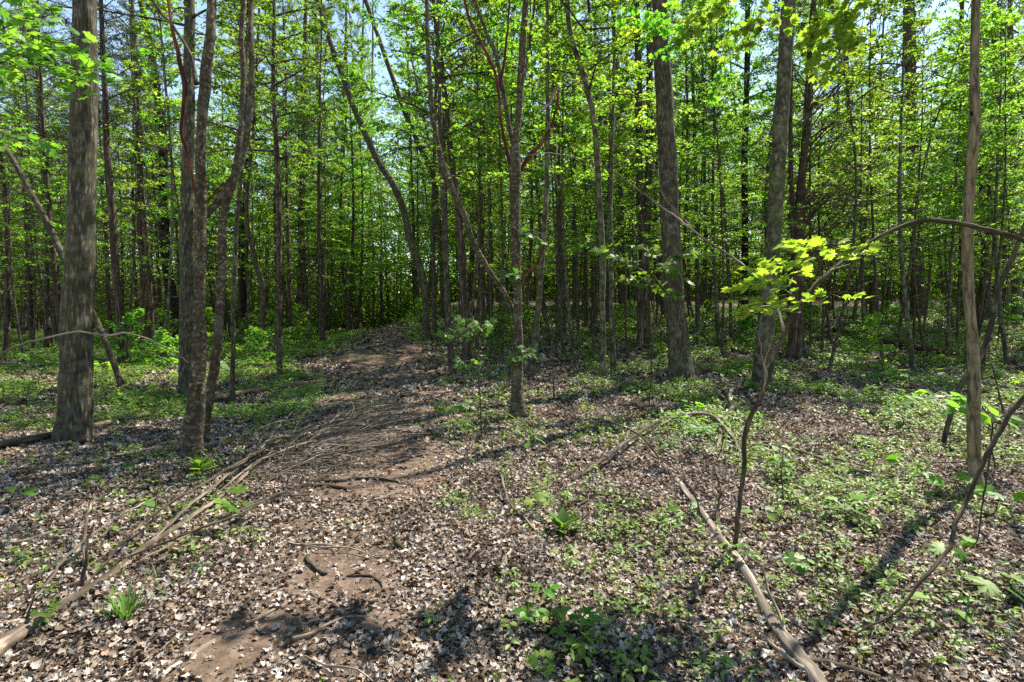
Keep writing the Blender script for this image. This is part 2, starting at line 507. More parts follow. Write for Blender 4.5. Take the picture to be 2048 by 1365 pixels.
def branch_system(seed, h, z0, nb, length, ntw, nlf, size, elev=(.25, .9), droop=.25, tmpl=OVATE, up=.35, r0=.02, jit=.5, thin=.4, axis=None, keep=1.0):
    """branches round an upright axis; returns a branch builder and a leaf builder"""
    r = np.random.default_rng(seed)
    mb, ml = MB(), MB()
    az = r.uniform(0, 6.28)
    for i in range(nb):
        f = (i + r.uniform(.1, .9)) / nb
        z = z0 + (h - z0) * f
        az += 2.4 + r.normal(0, .5)
        L = length * (1.0 - .68 * f ** 1.4) * r.uniform(.55, 1.15)
        el = elev[0] + (elev[1] - elev[0]) * f + r.normal(0, .12)
        d = np.array([math.cos(az) * math.cos(el), math.sin(az) * math.cos(el), math.sin(el)])
        side = np.array([-math.sin(az), math.cos(az), 0])
        b0 = np.array([0, 0, z]) if axis is None else axis(z)
        cv = r.normal(0, .12)
        q = np.array([b0 + d * L * t + side * cv * L * t * t + np.array([0, 0, -droop * L * t * t]) for t in (0, .3, .65, 1)])
        rad = r0 * (.5 + .6 * L / length)
        tube(mb, np.column_stack([q, [rad, rad * .7, rad * .4, rad * .12]]), n=4, seg=.4, wob=.05, seed=seed * 97 + i)
        for k in range(ntw):
            t = .22 + .78 * (k + r.uniform(0, 1)) / ntw
            a = q[0] * (1 - t) ** 3 + 3 * q[1] * t * (1 - t) ** 2 + 3 * q[2] * t * t * (1 - t) + q[3] * t ** 3
            sg = 1 if (k % 2) else -1
            tl = L * r.uniform(.2, .42) * (1.15 - .7 * abs(t - .5))
            td = unit(d * .75 + side * sg * r.uniform(.5, 1.0) + np.array([0, 0, r.normal(-.05, .25)]))
            e = a + td * tl + np.array([0, 0, -.12 * tl])
            tube(mb, np.column_stack([np.array([a, (a + e) / 2 + r.normal(0, .02, 3), e]), [rad * thin, rad * thin * .6, .001]]), n=3, seg=5)
            if r.uniform() > keep or nlf == 0:
                continue
            n = max(2, int(nlf * r.uniform(.6, 1.3)))
            tt = np.sort(r.uniform(.1, 1.05, n))
            sd = np.where(np.arange(n) % 2 == 0, 1, -1)[:, None]
            perp = unit(np.cross(td, [0, 0, 1.0]))
            pos = a + (e - a) * tt[:, None] + r.normal(0, size * .35, (n, 3)) * np.array([1, 1, .7])
            head = td * .6 + perp * sd * r.uniform(.4, 1.1, (n, 1)) + r.normal(0, .25, (n, 3)) + np.array([0, 0, -.15])
            nrm = np.array([0, 0, 1.0]) + r.normal(0, jit, (n, 3))
            leaves(ml, pos, nrm, head, size * r.uniform(.45, 1.3, n), tmpl)
    return mb, ml

CROWNS = []
for k in range(5):
    dens = (1.0, .85, .6, .9, .5)[k]
    mb, ml = branch_system(200 + k, 6.0, 0.0, int(30), 2.7, 9, int(22 * dens), .12, droop=.15, r0=.03, keep=.85)
    CROWNS.append((mb.mesh('branches', M['twig']), ml.mesh('crown', M['leaf_far'], smooth=False)))
mb, ml = branch_system(260, 6.0, 0.0, 34, 2.0, 9, 26, .10, elev=(.3, .9), droop=.2, tmpl=NARROW, r0=.02, jit=.9)
CROWNS.append((mb.mesh('branches', M['twig']), ml.mesh('crown', M['needle'], smooth=False)))

def add_crown(root, axis_pt, scale, k, rot):
    for me, nm, kd in ((CROWNS[k][0], 'branches', 'stuff'), (CROWNS[k][1], 'crown', None)):
        o = bpy.data.objects.new(nm, me)
        COL.objects.link(o)
        o.parent = root
        o.location = axis_pt
        o.scale = scale
        o.rotation_euler = (0, 0, rot)
        tag(o, kind=kd)

# ------------------------------------------------------------------ the trees one can tell apart
def px_poly(pts, d, r, wander=.12):
    out = []
    dd = 0
    for k, p in enumerate(pts):
        dk = d + (p[3] if len(p) > 3 else dd)
        out.append((*P(p[0], p[1], dk), W(p[2], dk) / 2))
        dd += r.normal(0, wander) * .3
    return np.array(out)

def dead_twigs(mb, trunk, n, ln, lo, hi, seed, up=(.1, .9), rad=.008, sub=3, curl=.15, az=None):
    r = np.random.default_rng(seed)
    z = trunk[:, 2]
    for i in range(n):
        t = r.uniform(lo, hi)
        k = np.searchsorted(z, z[0] + t * (z[-1] - z[0]))
        k = min(max(k, 1), len(trunk) - 1)
        p = trunk[k, :3]
        a = r.uniform(0, 6.28) if az is None else r.normal(az, .6)
        el = r.uniform(*up)
        L = ln * r.uniform(.35, 1.15)
        d = np.array([math.cos(a) * math.cos(el), math.sin(a) * math.cos(el), math.sin(el)])
        q = np.array([p, p + d * L * .35 + np.array([0, 0, .02 * L]), p + d * L * .7 + np.array([0, 0, -curl * .4 * L]), p + d * L + np.array([0, 0, -curl * L])])
        q[1:] += r.normal(0, .035 * L, (3, 3))
        rr = rad * r.uniform(.6, 1.3)
        tube(mb, np.column_stack([q, [rr, rr * .75, rr * .5, rr * .15]]), n=4, seg=.18, wob=.06, seed=seed + i)
        for s in range(sub):
            tt = r.uniform(.3, .95)
            b = q[0] * (1 - tt) ** 3 + 3 * q[1] * tt * (1 - tt) ** 2 + 3 * q[2] * tt * tt * (1 - tt) + q[3] * tt ** 3
            e = b + unit(d + r.normal(0, .55, 3)) * L * r.uniform(.15, .45)
            tube(mb, np.column_stack([np.array([b, (b + e) / 2 + r.normal(0, .02, 3) * L, e]), [rr * .45, rr * .35, .001]]), n=3, seg=.25)

TREES = []
def tree(label, mat, pts, d=None, limbs=(), top=11., crown=0, cz=None, cs=1.0, lump=.06, flare=.5, twigs=None, name='tree', seed=0, n=14, base=None):
    r = np.random.default_rng(500 + seed + len(TREES))
    if d is None:
        d = G(*pts[0][:2])[1]
    q = px_poly(pts, d, r)
    q[0, 1] = d
    if top: top = max(top, 2.8 + .62 * d)
    if crown is None and mat == 'cedar': crown = 5
    gz = float(H(q[0, 0], d))
    # root the base in the ground, carry the stem on above the frame
    b0 = q[0].copy(); b0[2] = gz
    root = empty(name, b0[:3], label, 'tree')
    q[0, 2] = gz
    low = q[0].copy(); low[2] -= .12
    full = np.vstack([low, q])
    if top and q[-1, 2] < top:
        last, prev = q[-1], q[-2]
        dr = (last[:3] - prev[:3]); dr = dr / max(.05, dr[2])
        dr[:2] = np.clip(dr[:2], -.3, .3)
        ext = []
        for t in (.35, .7, 1.0):
            zz = last[2] + (top - last[2]) * t
            p = last[:3] + dr * (zz - last[2]) * (1 - .45 * t)
            p[2] = zz
            ext.append((*p, last[3] * (1 - .8 * t) + .004))
        full = np.vstack([full, ext])
    w = np.median(full[:, 3])
    mb = MB()
    sm = tube(mb, full, n=n, seg=max(.08, min(.25, d * .012)), flare=flare, lump=lump, wob=.02 + w * .1, seed=seed + len(TREES))
    mb.build('trunk', M[mat], root, b0[:3])
    for lm in limbs:
        lp = lm['p']
        dd = lm.get('dd', .0)
        ql = px_poly([(x, y, ww, (dd * i / max(1, len(lp) - 1))) for i, (x, y, ww) in enumerate(lp)], d, r)
        if lm.get('ext'):
            e = unit(ql[-1, :3] - ql[-2, :3])
            ql = np.vstack([ql, [*(ql[-1, :3] + e * lm['ext'] * .5 + np.array([0, 0, .1])), ql[-1, 3] * .6], [*(ql[-1, :3] + e * lm['ext']), .004]])
        m2 = MB()
        tube(m2, ql, n=max(6, n - 5), seg=.08, lump=lump * .8, wob=.02, seed=seed + 7 + len(lp))
        o = m2.build(lm.get('n', 'limb'), M[lm.get('m', mat)], root, b0[:3])
        if lm.get('label'):
            o['label'] = lm['label']
    if twigs:
        m3 = MB()
        for tw in (twigs if isinstance(twigs, list) else [twigs]):
            dead_twigs(m3, sm, tw[0], tw[1], tw[2], tw[3], 900 + len(TREES) * 13 + seed, **(tw[4] if len(tw) > 4 else {}))
        tag(m3.build('dead_twigs', M['snag'], root, b0[:3]), kind='stuff')
    if crown is not None:
        zc = cz if cz is not None else full[-1, 2] * (.62 if d < 13 else .46)
        k = min(len(sm) - 1, int(np.searchsorted(sm[:, 2], zc)))
        ap = sm[k, :3] - b0[:3]
        add_crown(root, ap, (cs, cs, cs * (top + .6 - zc) / 6.0), crown if d < 13 or crown == 5 else crown % 4 if crown != 2 else 1, r.uniform(0, 6.28))
    TREES.append((b0[0], b0[1], root))
    return root

def L(*p, **k):
    k['p'] = list(p)
    return k

tree('thick grey-barked trunk standing near the left edge, the stoutest tree on the left', 'grey',
     [(146, 882, 62), (150, 830, 56), (153, 760, 54), (157, 620, 52), (163, 500, 49), (167, 350, 46), (171, 200, 43), (174, 20, 39), (180, -150, 35)],
     top=12, crown=2, cz=8.5, n=32, lump=.045, flare=.22)
tree('straight smooth grey trunk rising just behind the knobbly reddish tree', 'grey',
     [(372, 800, 26), (372, 640, 25), (372, 480, 23), (375, 240, 21), (378, 20, 19), (380, -200, 15)], top=12, crown=4, n=18, lump=.03)
tree('knobbly rough-barked tree with bare red wood and a low fork on its right', 'rough',
     [(383, 917, 37), (386, 850, 33), (390, 780, 32), (394, 720, 29), (393, 640, 22), (395, 560, 21), (396, 500, 22), (397, 430, 22), (398, 330, 18), (400, 240, 18), (404, 175, 20), (414, 80, 18), (418, 0, 17), (424, -150, 14)],
     limbs=[L((401, 470, 7), (399, 415, 6), (388, 360, 6), (372, 290, 7), (362, 262, 6), (368, 180, 9), (358, 120, 8), (345, 60, 6), (334, 0, 5), m='redwood', dd=-.25, ext=1.2, label='bare twisting limb of stripped red wood'),
            L((400, 590, 6), (402, 530, 9), (399, 480, 8), (400, 430, 4), m='redwood', dd=-.16, n='wound', label='long open wound of bare red wood on the trunk'),
            L((404, 440, 13), (432, 410, 13), (455, 375, 14), (482, 325, 13), (496, 250, 12), (503, 150, 11), (500, 60, 9), (505, -30, 7), dd=.3, ext=1.0),
            L((402, 415, 5), (425, 390, 4), (447, 365, 2.5), m='redwood', dd=-.2),
            L((393, 168, 10), (380, 110, 7), (352, 60, 6), (318, 20, 5), (290, -20, 4), m='brown', dd=.3, ext=.8)],
     top=9, crown=4, cz=7.4, cs=.7, n=20, lump=.11, flare=.2)
tree('slimmer knobbly stem leaning right from the foot of the red-wounded tree', 'rough',
     [(409, 893, 18), (412, 850, 19), (420, 790, 18), (431, 730, 18), (438, 660, 17), (444, 590, 17), (446, 500, 16), (449, 430, 15), (468, 365, 14), (480, 300, 13), (487, 230, 11), (490, 150, 11), (486, 80, 9), (489, 0, 9), (492, -80, 7)],
     limbs=[L((484, 265, 9), (500, 215, 9), (505, 140, 8), (503, 60, 7), (500, -20, 6), dd=.2, ext=.8)],
     top=8.8, crown=4, cz=7.4, cs=.6, n=16, lump=.09, flare=.25)
tree('blackish leaning trunk behind and left of the knobbly red-wounded tree', 'black',
     [(360, 697, 20), (354, 640, 20), (340, 575, 19), (330, 500, 18), (326, 420, 18), (325, 330, 16), (318, 230, 15), (308, 150, 13), (296, 70, 12), (280, 0, 10)],
     twigs=(60, 1.8, .15, .7, dict(rad=.010, sub=4)), top=14, crown=2)
tree('brown straight trunk second to the right of the thick grey left tree', 'cedar',
     [(247, 728, 19), (241, 640, 16), (232, 560, 14), (224, 440, 14), (214, 330, 12), (209, 200, 10), (203, 60, 8), (200, -40, 6)],
     twigs=(110, 1.7, .15, .8, dict(rad=.010, sub=4)), top=13, crown=None)
tree('reddish scaly-barked cedar trunk left of the blackish leaning trunk', 'cedar',
     [(293, 702, 21), (291, 610, 18), (289, 520, 18), (281, 430, 15), (279, 330, 13), (274, 180, 11), (264, 40, 9), (258, -60, 7)],
     twigs=(120, 2.0, .15, .8, dict(rad=.010, sub=4)), top=14, crown=None)
tree('thin dark pole leaning far left behind the thick grey left trunk', 'brown',
     [(246, 780, 11), (215, 700, 11), (185, 630, 11), (142, 555, 11), (104, 470, 12), (55, 375, 10), (2, 282, 9), (-50, 190, 7)], top=None, crown=None, twigs=(12, .9, .5, 1))
tree('short reddish cedar trunk left of the thick grey left trunk', 'cedar',
     [(117, 683, 17), (113, 590, 15), (106, 500, 13), (98, 420, 12), (90, 320, 11), (78, 200, 8), (70, 60, 6)], twigs=(120, 2.0, .12, .9, dict(rad=.010, sub=4)), top=13, crown=None)
tree('slim straight sapling rising just right of the two knobbly stems', 'brown',
     [(464, 806, 10), (466, 700, 9), (468, 600, 9), (473, 480, 8), (482, 350, 7), (490, 200, 6), (495, 60, 5)], crown=4, cs=.6, top=9, n=8)
tree('straight brown sapling alone on the green slope left of the trail', 'brown',
     [(559, 756, 11), (558, 650, 11), (557, 500, 10), (553, 330, 9), (547, 160, 8), (548, 20, 6)], crown=4, top=11, twigs=(24, 1.2, .4, .95))
tree('crooked brown stem with a sharp elbow halfway up its trunk', 'brown',
     [(525, 713, 11), (526, 640, 11), (526, 575, 12), (515, 540, 10), (505, 500, 9), (494, 440, 8), (497, 360, 7), (508, 250, 6), (515, 100, 5)], crown=4, top=11)
tree('dark upright trunk left of the crooked elbowed stem', 'black',
     [(491, 672, 15), (490, 560, 14), (490, 460, 13), (494, 350, 11), (498, 200, 9), (502, 50, 7)], crown=0, top=14)
tree('slender brown trunk first to the right of the sapling on the green slope', 'brown',
     [(604, 672, 10), (603, 560, 9), (605, 400, 9), (608, 200, 8), (612, 0, 7)], crown=1, top=14, twigs=(20, 1.2, .3, .9))
tree('slender dark trunk second to the right of the sapling on the green slope', 'brown',
     [(641, 667, 8), (640, 540, 7), (640, 400, 6), (636, 200, 6), (630, 0, 5)], crown=1, top=14)
tree('dark cedar with twin twisted stems left of where the trail disappears', 'cedar',
     [(688, 645, 16), (684, 560, 15), (679, 500, 14), (684, 420, 12), (686, 320, 10), (690, 180, 8)],
     limbs=[L((688, 600, 9), (696, 540, 9), (690, 470, 8), (680, 400, 7), (674, 320, 6), (668, 220, 5))], crown=None, twigs=(60, 2.2, .25, .95), top=15)
tree('slim reddish trunk right of the dark twin-stemmed cedar', 'cedar',
     [(713, 646, 10), (712, 560, 10), (712, 470, 9), (716, 350, 8), (722, 200, 6)], crown=None, twigs=(50, 1.9, .25, .95), top=15)
tree('pale very thin trunk at the left brink of the far trail', 'dead',
     [(738, 652, 7), (739, 560, 7), (739, 470, 6), (741, 320, 6), (744, 160, 5)], crown=3, top=13, n=8)
tree('tall arching trunk curving up to the left over the trail', 'grey',
     [(855, 682, 13), (853, 620, 14), (848, 570, 15), (838, 527, 15), (821, 478, 14), (808, 420, 13), (787, 370, 13), (752, 313, 12), (710, 220, 11), (685, 150, 11), (662, 90, 10), (640, 20, 9), (620, -40, 8)], crown=None, top=14)
tree('second arching dark trunk curving left, beside the trail and right of the first', 'brown',
     [(886, 640, 11), (886, 580, 12), (882, 500, 12), (874, 410, 11), (866, 352, 11), (849, 316, 11), (815, 240, 10), (785, 158, 9), (757, 77, 8), (730, 0, 8), (710, -60, 7)], crown=None, top=14, twigs=(14, 1.4, .4, .9))
tree('bare brown trunk leaning left at the right bank of the trail', 'brown',
     [(906, 755, 13), (902, 700, 13), (897, 640, 12), (894, 560, 12), (890, 450, 11), (884, 340, 10), (880, 180, 8), (876, 20, 7)], crown=0, top=12)
tree('stout shaggy cedar trunk behind the left limb of the forked central tree', 'cedar',
     [(933, 723, 18), (932, 650, 17), (927, 584, 17), (923, 503, 16), (915, 400, 14), (902, 300, 12), (888, 160, 10), (872, 40, 8)], crown=None, twigs=(60, 2.0, .3, .95), top=14)
center = tree('central forked tree with long curved reddish limbs beside the trail', 'rough',
     [(1034, 838, 28), (1034, 790, 24), (1033, 730, 22), (1034, 660, 19), (1034, 600, 18), (1031, 500, 19), (1030, 400, 21), (1030, 345, 22), (1031, 290, 15), (1037, 240, 13), (1045, 150, 14), (1050, 80, 13), (1054, 0, 12), (1060, -100, 9)],
     limbs=[L((1026, 625, 11), (1008, 585, 11), (985, 550, 11), (960, 510, 12), (942, 470, 12), (930, 430, 12), (905, 380, 12), (881, 310, 11), (869, 245, 10), (861, 160, 9), (855, 80, 8), (852, 0, 7), (845, -70, 6), dd=-.7, ext=1.0, label='long reddish limb sweeping up to the left'),
            L((1026, 345, 9), (1013, 300, 7), (1001, 230, 6), (997, 182, 6), (985, 130, 6), (965, 90, 6), (940, 40, 5), (928, -10, 5), m='redwood', dd=-.3, ext=.8),
            L((997, 190, 5), (1004, 150, 5), (1012, 100, 5), (1018, 40, 4), (1020, -20, 4), m='redwood', dd=-.2, ext=.6),
            L((1022, 275, 9), (1012, 220, 9), (1002, 160, 9), (990, 110, 8), (968, 50, 7), (945, -10, 6), dd=.3, ext=.8),
            L((1040, 342, 8), (1058, 312, 8), (1078, 292, 7), (1098, 262, 6), (1110, 220, 5), (1117, 178, 5), m='redwood', dd=.3),
            L((1083, 222, 6), (1092, 212, 6), (1101, 206, 6), (1104, 192, 6), (1110, 180, 7), (1119, 174, 5), m='pale', dd=0, n='broken_limb', label='short bleached snag of broken wood'),
            L((1087, 225, 2.5), (1095, 250, 2.5), (1110, 275, 2.5), (1114, 310, 2.5), (1110, 340, 2), (1117, 380, 2), m='dead', dd=0, n='broken_limb'),
            L((1049, 150, 6), (1062, 80, 6), (1068, 20, 5), (1070, -40, 4), dd=-.3, ext=.6),
            L((1044, 575, 7), (1050, 548, 6), (1068, 532, 5), (1083, 502, 4), (1090, 484, 3), m='redwood', dd=-.3)],
     top=8.6, crown=4, cz=7.3, cs=.8, n=18, lump=.08, flare=.35, name='tree')
tree('upright brown trunk first to the right of the forked central tree', 'brown',
     [(1125, 690, 15), (1125, 620, 14), (1123, 520, 14), (1118, 420, 13), (1113, 330, 12), (1110, 230, 11), (1106, 120, 10), (1101, 10, 9)], crown=2, top=13)
tree('slender bending tree with a greenish trunk in the middle of the leafy flat', 'smooth',
     [(1204, 760, 11), (1206, 680, 12), (1204, 600, 12), (1206, 520, 13), (1201, 425, 12), (1195, 334, 12), (1188, 246, 11), (1173, 176, 11), (1162, 140, 11), (1141, 70, 10), (1133, 0, 9), (1128, -80, 7)], crown=0, top=10, n=12)
tree('pale thin trunk between the brown one and the slender bending tree', 'grey',
     [(1150, 640, 9), (1149, 540, 9), (1149, 400, 8), (1148, 220, 8), (1148, 60, 7)], crown=1, top=14, n=10)
tree('thin curved sapling leaning left behind the forked central tree', 'brown',
     [(1102, 693, 7), (1096, 655, 7), (1084, 618, 6), (1080, 560, 6), (1081, 480, 6), (1074, 390, 5), (1068, 250, 5)], crown=4, cs=.7, top=11, n=8)
tree('dark brown trunk between the slender bending tree and the twin cedar', 'brown',
     [(1248, 642, 14), (1244, 560, 13), (1241, 450, 13), (1238, 300, 12), (1232, 140, 11), (1226, 0, 9)], crown=0, top=15)
tree('shaggy twin cedar standing against the left side of the thickest grey trunk', 'cedar',
     [(1289, 700, 27), (1288, 640, 25), (1288, 560, 24), (1287, 480, 20), (1281, 400, 15), (1278, 250, 14), (1276, 100, 12), (1273, -30, 10)],
     limbs=[L((1290, 520, 14), (1294, 430, 16), (1298, 330, 15), (1299, 230, 14), (1300, 100, 12), (1298, -20, 9), ext=1.5)], crown=None, twigs=(70, 2.6, .3, .95), top=13, lump=.1)
tree('thickest grey-barked trunk, leaning slightly left, right of the middle', 'grey',
     [(1364, 765, 48), (1360, 710, 44), (1353, 640, 41), (1346, 560, 39), (1341, 450, 36), (1336, 345, 36), (1330, 240, 34), (1323, 100, 31), (1318, 0, 29), (1312, -130, 26)], crown=4, cz=9, top=14, n=28, lump=.04, flare=.25,
     limbs=[L((1376, 690, 2), (1388, 672, 2.5), (1402, 660, 2), (1412, 630, 1.5), m='pale', n='twig', dd=-.5)])
tree('dark narrow trunk left of the smooth mossy trunk', 'black',
     [(1490, 660, 15), (1490, 580, 14), (1491, 480, 13), (1490, 330, 12), (1495, 180, 11), (1497, 0, 9)], crown=0, top=15)
tree('smooth mossy grey-green trunk with scattered sunspots behind the bright maple leaves', 'smooth',
     [(1521, 778, 38), (1527, 710, 34), (1533, 640, 32), (1540, 540, 30), (1548, 450, 28), (1554, 350, 28), (1561, 240, 27), (1570, 100, 26), (1577, 0, 26), (1586, -130, 23)], crown=None, cz=10.5, top=13, n=28, lump=.035, flare=.22)
tree('shaggy cedar with many dead branches fanning out to its right', 'cedar',
     [(1591, 718, 29), (1592, 650, 26), (1593, 580, 27), (1596, 500, 26), (1599, 430, 20), (1604, 350, 15), (1612, 260, 14), (1619, 160, 13), (1624, 60, 11), (1632, -40, 9)],
     limbs=[L((1590, 540, 12), (1586, 440, 11), (1583, 360, 9), (1580, 240, 8), (1584, 120, 6), dd=.2)],
     crown=None, twigs=[(44, 4.4, .14, .6, dict(up=(.45, 1.1), rad=.03, sub=7, curl=.45, az=-.2)), (50, 3.0, .2, .9, dict(up=(.2, .9), rad=.014, sub=6))], top=12, lump=.12)
tree('thick dark trunk far right, standing behind the fallen logs', 'grey',
     [(1838, 637, 25), (1836, 580, 23), (1833, 480, 22), (1829, 360, 21), (1825, 240, 21), (1821, 100, 19), (1819, 0, 17)], crown=2, top=16, n=18)
tree('furrowed brown trunk in the right foreground with a dark knothole high up', 'furrow',
     [(1953, 992, 27), (1950, 930, 23), (1947, 840, 22), (1946, 750, 21), (1942, 670, 20), (1934, 600, 18), (1932, 500, 18), (1935, 400, 18), (1942, 300, 18), (1946, 200, 17), (1949, 100, 15), (1951, 0, 14), (1954, -120, 12)],
     limbs=[L((1944, 231, 5), (1943, 227, 6), (1943, 223, 4), m='black', dd=-.02, n='knothole')],
     crown=None, top=9, n=18, lump=.06, flare=.15)
tree('thin brown stem slanting up to the right behind the furrowed foreground trunk', 'brown',
     [(1886, 890, 8), (1900, 830, 9), (1918, 777, 10), (1942, 735, 11), (1962, 705, 11), (1977, 665, 10), (1991, 590, 10), (2010, 540, 9), (2027, 500, 9), (2046, 450, 8), (2080, 330, 7)], crown=None, top=8, n=10)
tree('dark trunk close behind the furrowed foreground trunk on its left side', 'brown',
     [(1926, 640, 14), (1926, 540, 13), (1926, 440, 12), (1926, 300, 11), (1924, 150, 9), (1925, 0, 7)], crown=0, top=15)
tree('straight brown trunk first to the right of the furrowed foreground trunk', 'brown',
     [(1972, 640, 17), (1971, 560, 16), (1970, 460, 16), (1965, 350, 13), (1958, 220, 11), (1956, 80, 9)], crown=3, top=15)
tree('slim mossy trunk second to the right of the furrowed foreground trunk', 'smooth',
     [(2013, 650, 13), (2013, 560, 13), (2012, 470, 12), (2005, 360, 11), (1997, 240, 10), (1990, 100, 8)], crown=1, top=15)
tree('mossy trunk right at the right edge of the view', 'smooth',
     [(2035, 640, 17), (2033, 560, 16), (2030, 440, 14), (2026, 280, 12), (2022, 100, 10)], crown=0, top=15)
tree('dark trunk left of the thick far-right trunk behind the fallen logs', 'brown',
     [(1746, 637, 12), (1745, 560, 12), (1738, 480, 12), (1722, 400, 12), (1712, 330, 11), (1702, 250, 9), (1695, 120, 7)], crown=None, twigs=(40, 2.4, .2, .9), top=14)
tree('thin dark companion stem just left of the crooked dark trunk by the logs', 'brown',
     [(1730, 632, 8), (1731, 560, 8), (1730, 480, 8), (1745, 400, 7), (1752, 300, 6)], crown=3, top=13, n=8)
tree('thin young stem rising between the dark narrow trunk and the thickest grey trunk', 'smooth',
     [(1462, 688, 7), (1460, 600, 7), (1453, 480, 7), (1440, 340, 6), (1428, 240, 5), (1424, 150, 4)], top=9, crown=4, cs=.5, n=8)
for lab, pp in (('thin grey stem right of the thickest grey trunk, nearer the thin young stem', [(1411, 640, 8), (1411, 480, 7), (1408, 300, 6), (1405, 120, 5)]),
                ('thin grey stem right of the thickest grey trunk and close beside it', [(1394, 650, 9), (1393, 500, 8), (1390, 330, 7), (1384, 120, 6)]),
                ('thin pale trunk first to the left of the forked central tree', [(966, 655, 12), (965, 540, 11), (963, 400, 9), (960, 240, 8), (957, 60, 7)]),
                ('thin reddish trunk close beside the pale one left of the forked central tree', [(983, 652, 9), (982, 540, 8), (980, 400, 7), (978, 200, 6)]),
                ('slim brown trunk between the two arching trunks beside the trail', [(870, 668, 9), (868, 560, 9), (866, 460, 8), (868, 330, 7), (872, 160, 6)]),
                ('dark slim trunk between the brown one and the slender bending tree', [(1217, 652, 11), (1212, 560, 11), (1208, 440, 10), (1200, 280, 9), (1192, 100, 7)])):
    tree(lab, 'cedar' if 'reddish' in lab else ('grey' if 'pale' in lab or 'grey' in lab else 'brown'), pp, crown=len(lab) % 4, top=14, n=8)

# ------------------------------------------------------------------ the wood behind: one of each kind, then copies
GROUPS = {
    'understory': ('leafy young trees of the understory', 'slender leafy understory tree with layered light green sprays in the background wood'),
    'tall': ('tall leafy trees of the background wood', 'tall thin-stemmed broadleaf tree in the background wood with a high green crown'),
    'cedar': ('cedars with bare lower branches', 'cedar in the background wood with bare dead lower branches and dull dark foliage'),
    'slender': ('slender bare-stemmed trees of the background wood', 'very thin straight bare-stemmed tree in the background wood with sparse high leaves'),
    'shrub': ('low leafy shrubs on the woodland floor', 'low leafy green shrub on the woodland floor among the far trunks')}
def stem(seed, h, r, lean=.06):
    g = np.random.default_rng(seed)
    zs = np.array([-.15, 0, .12, .3, .5, .7, .85, 1.0])
    ax, ay = g.normal(0, lean, 2)
    cv = g.normal(0, lean * .6, 2)
    pts = []
    for z in zs:
        t = max(0, z)
        pts.append((h * (ax * t + cv[0] * math.sin(t * 5)), h * (ay * t + cv[1] * math.sin(t * 4)), z * h if z > 0 else z, r * (1 - .82 * t)))
    return np.array(pts)
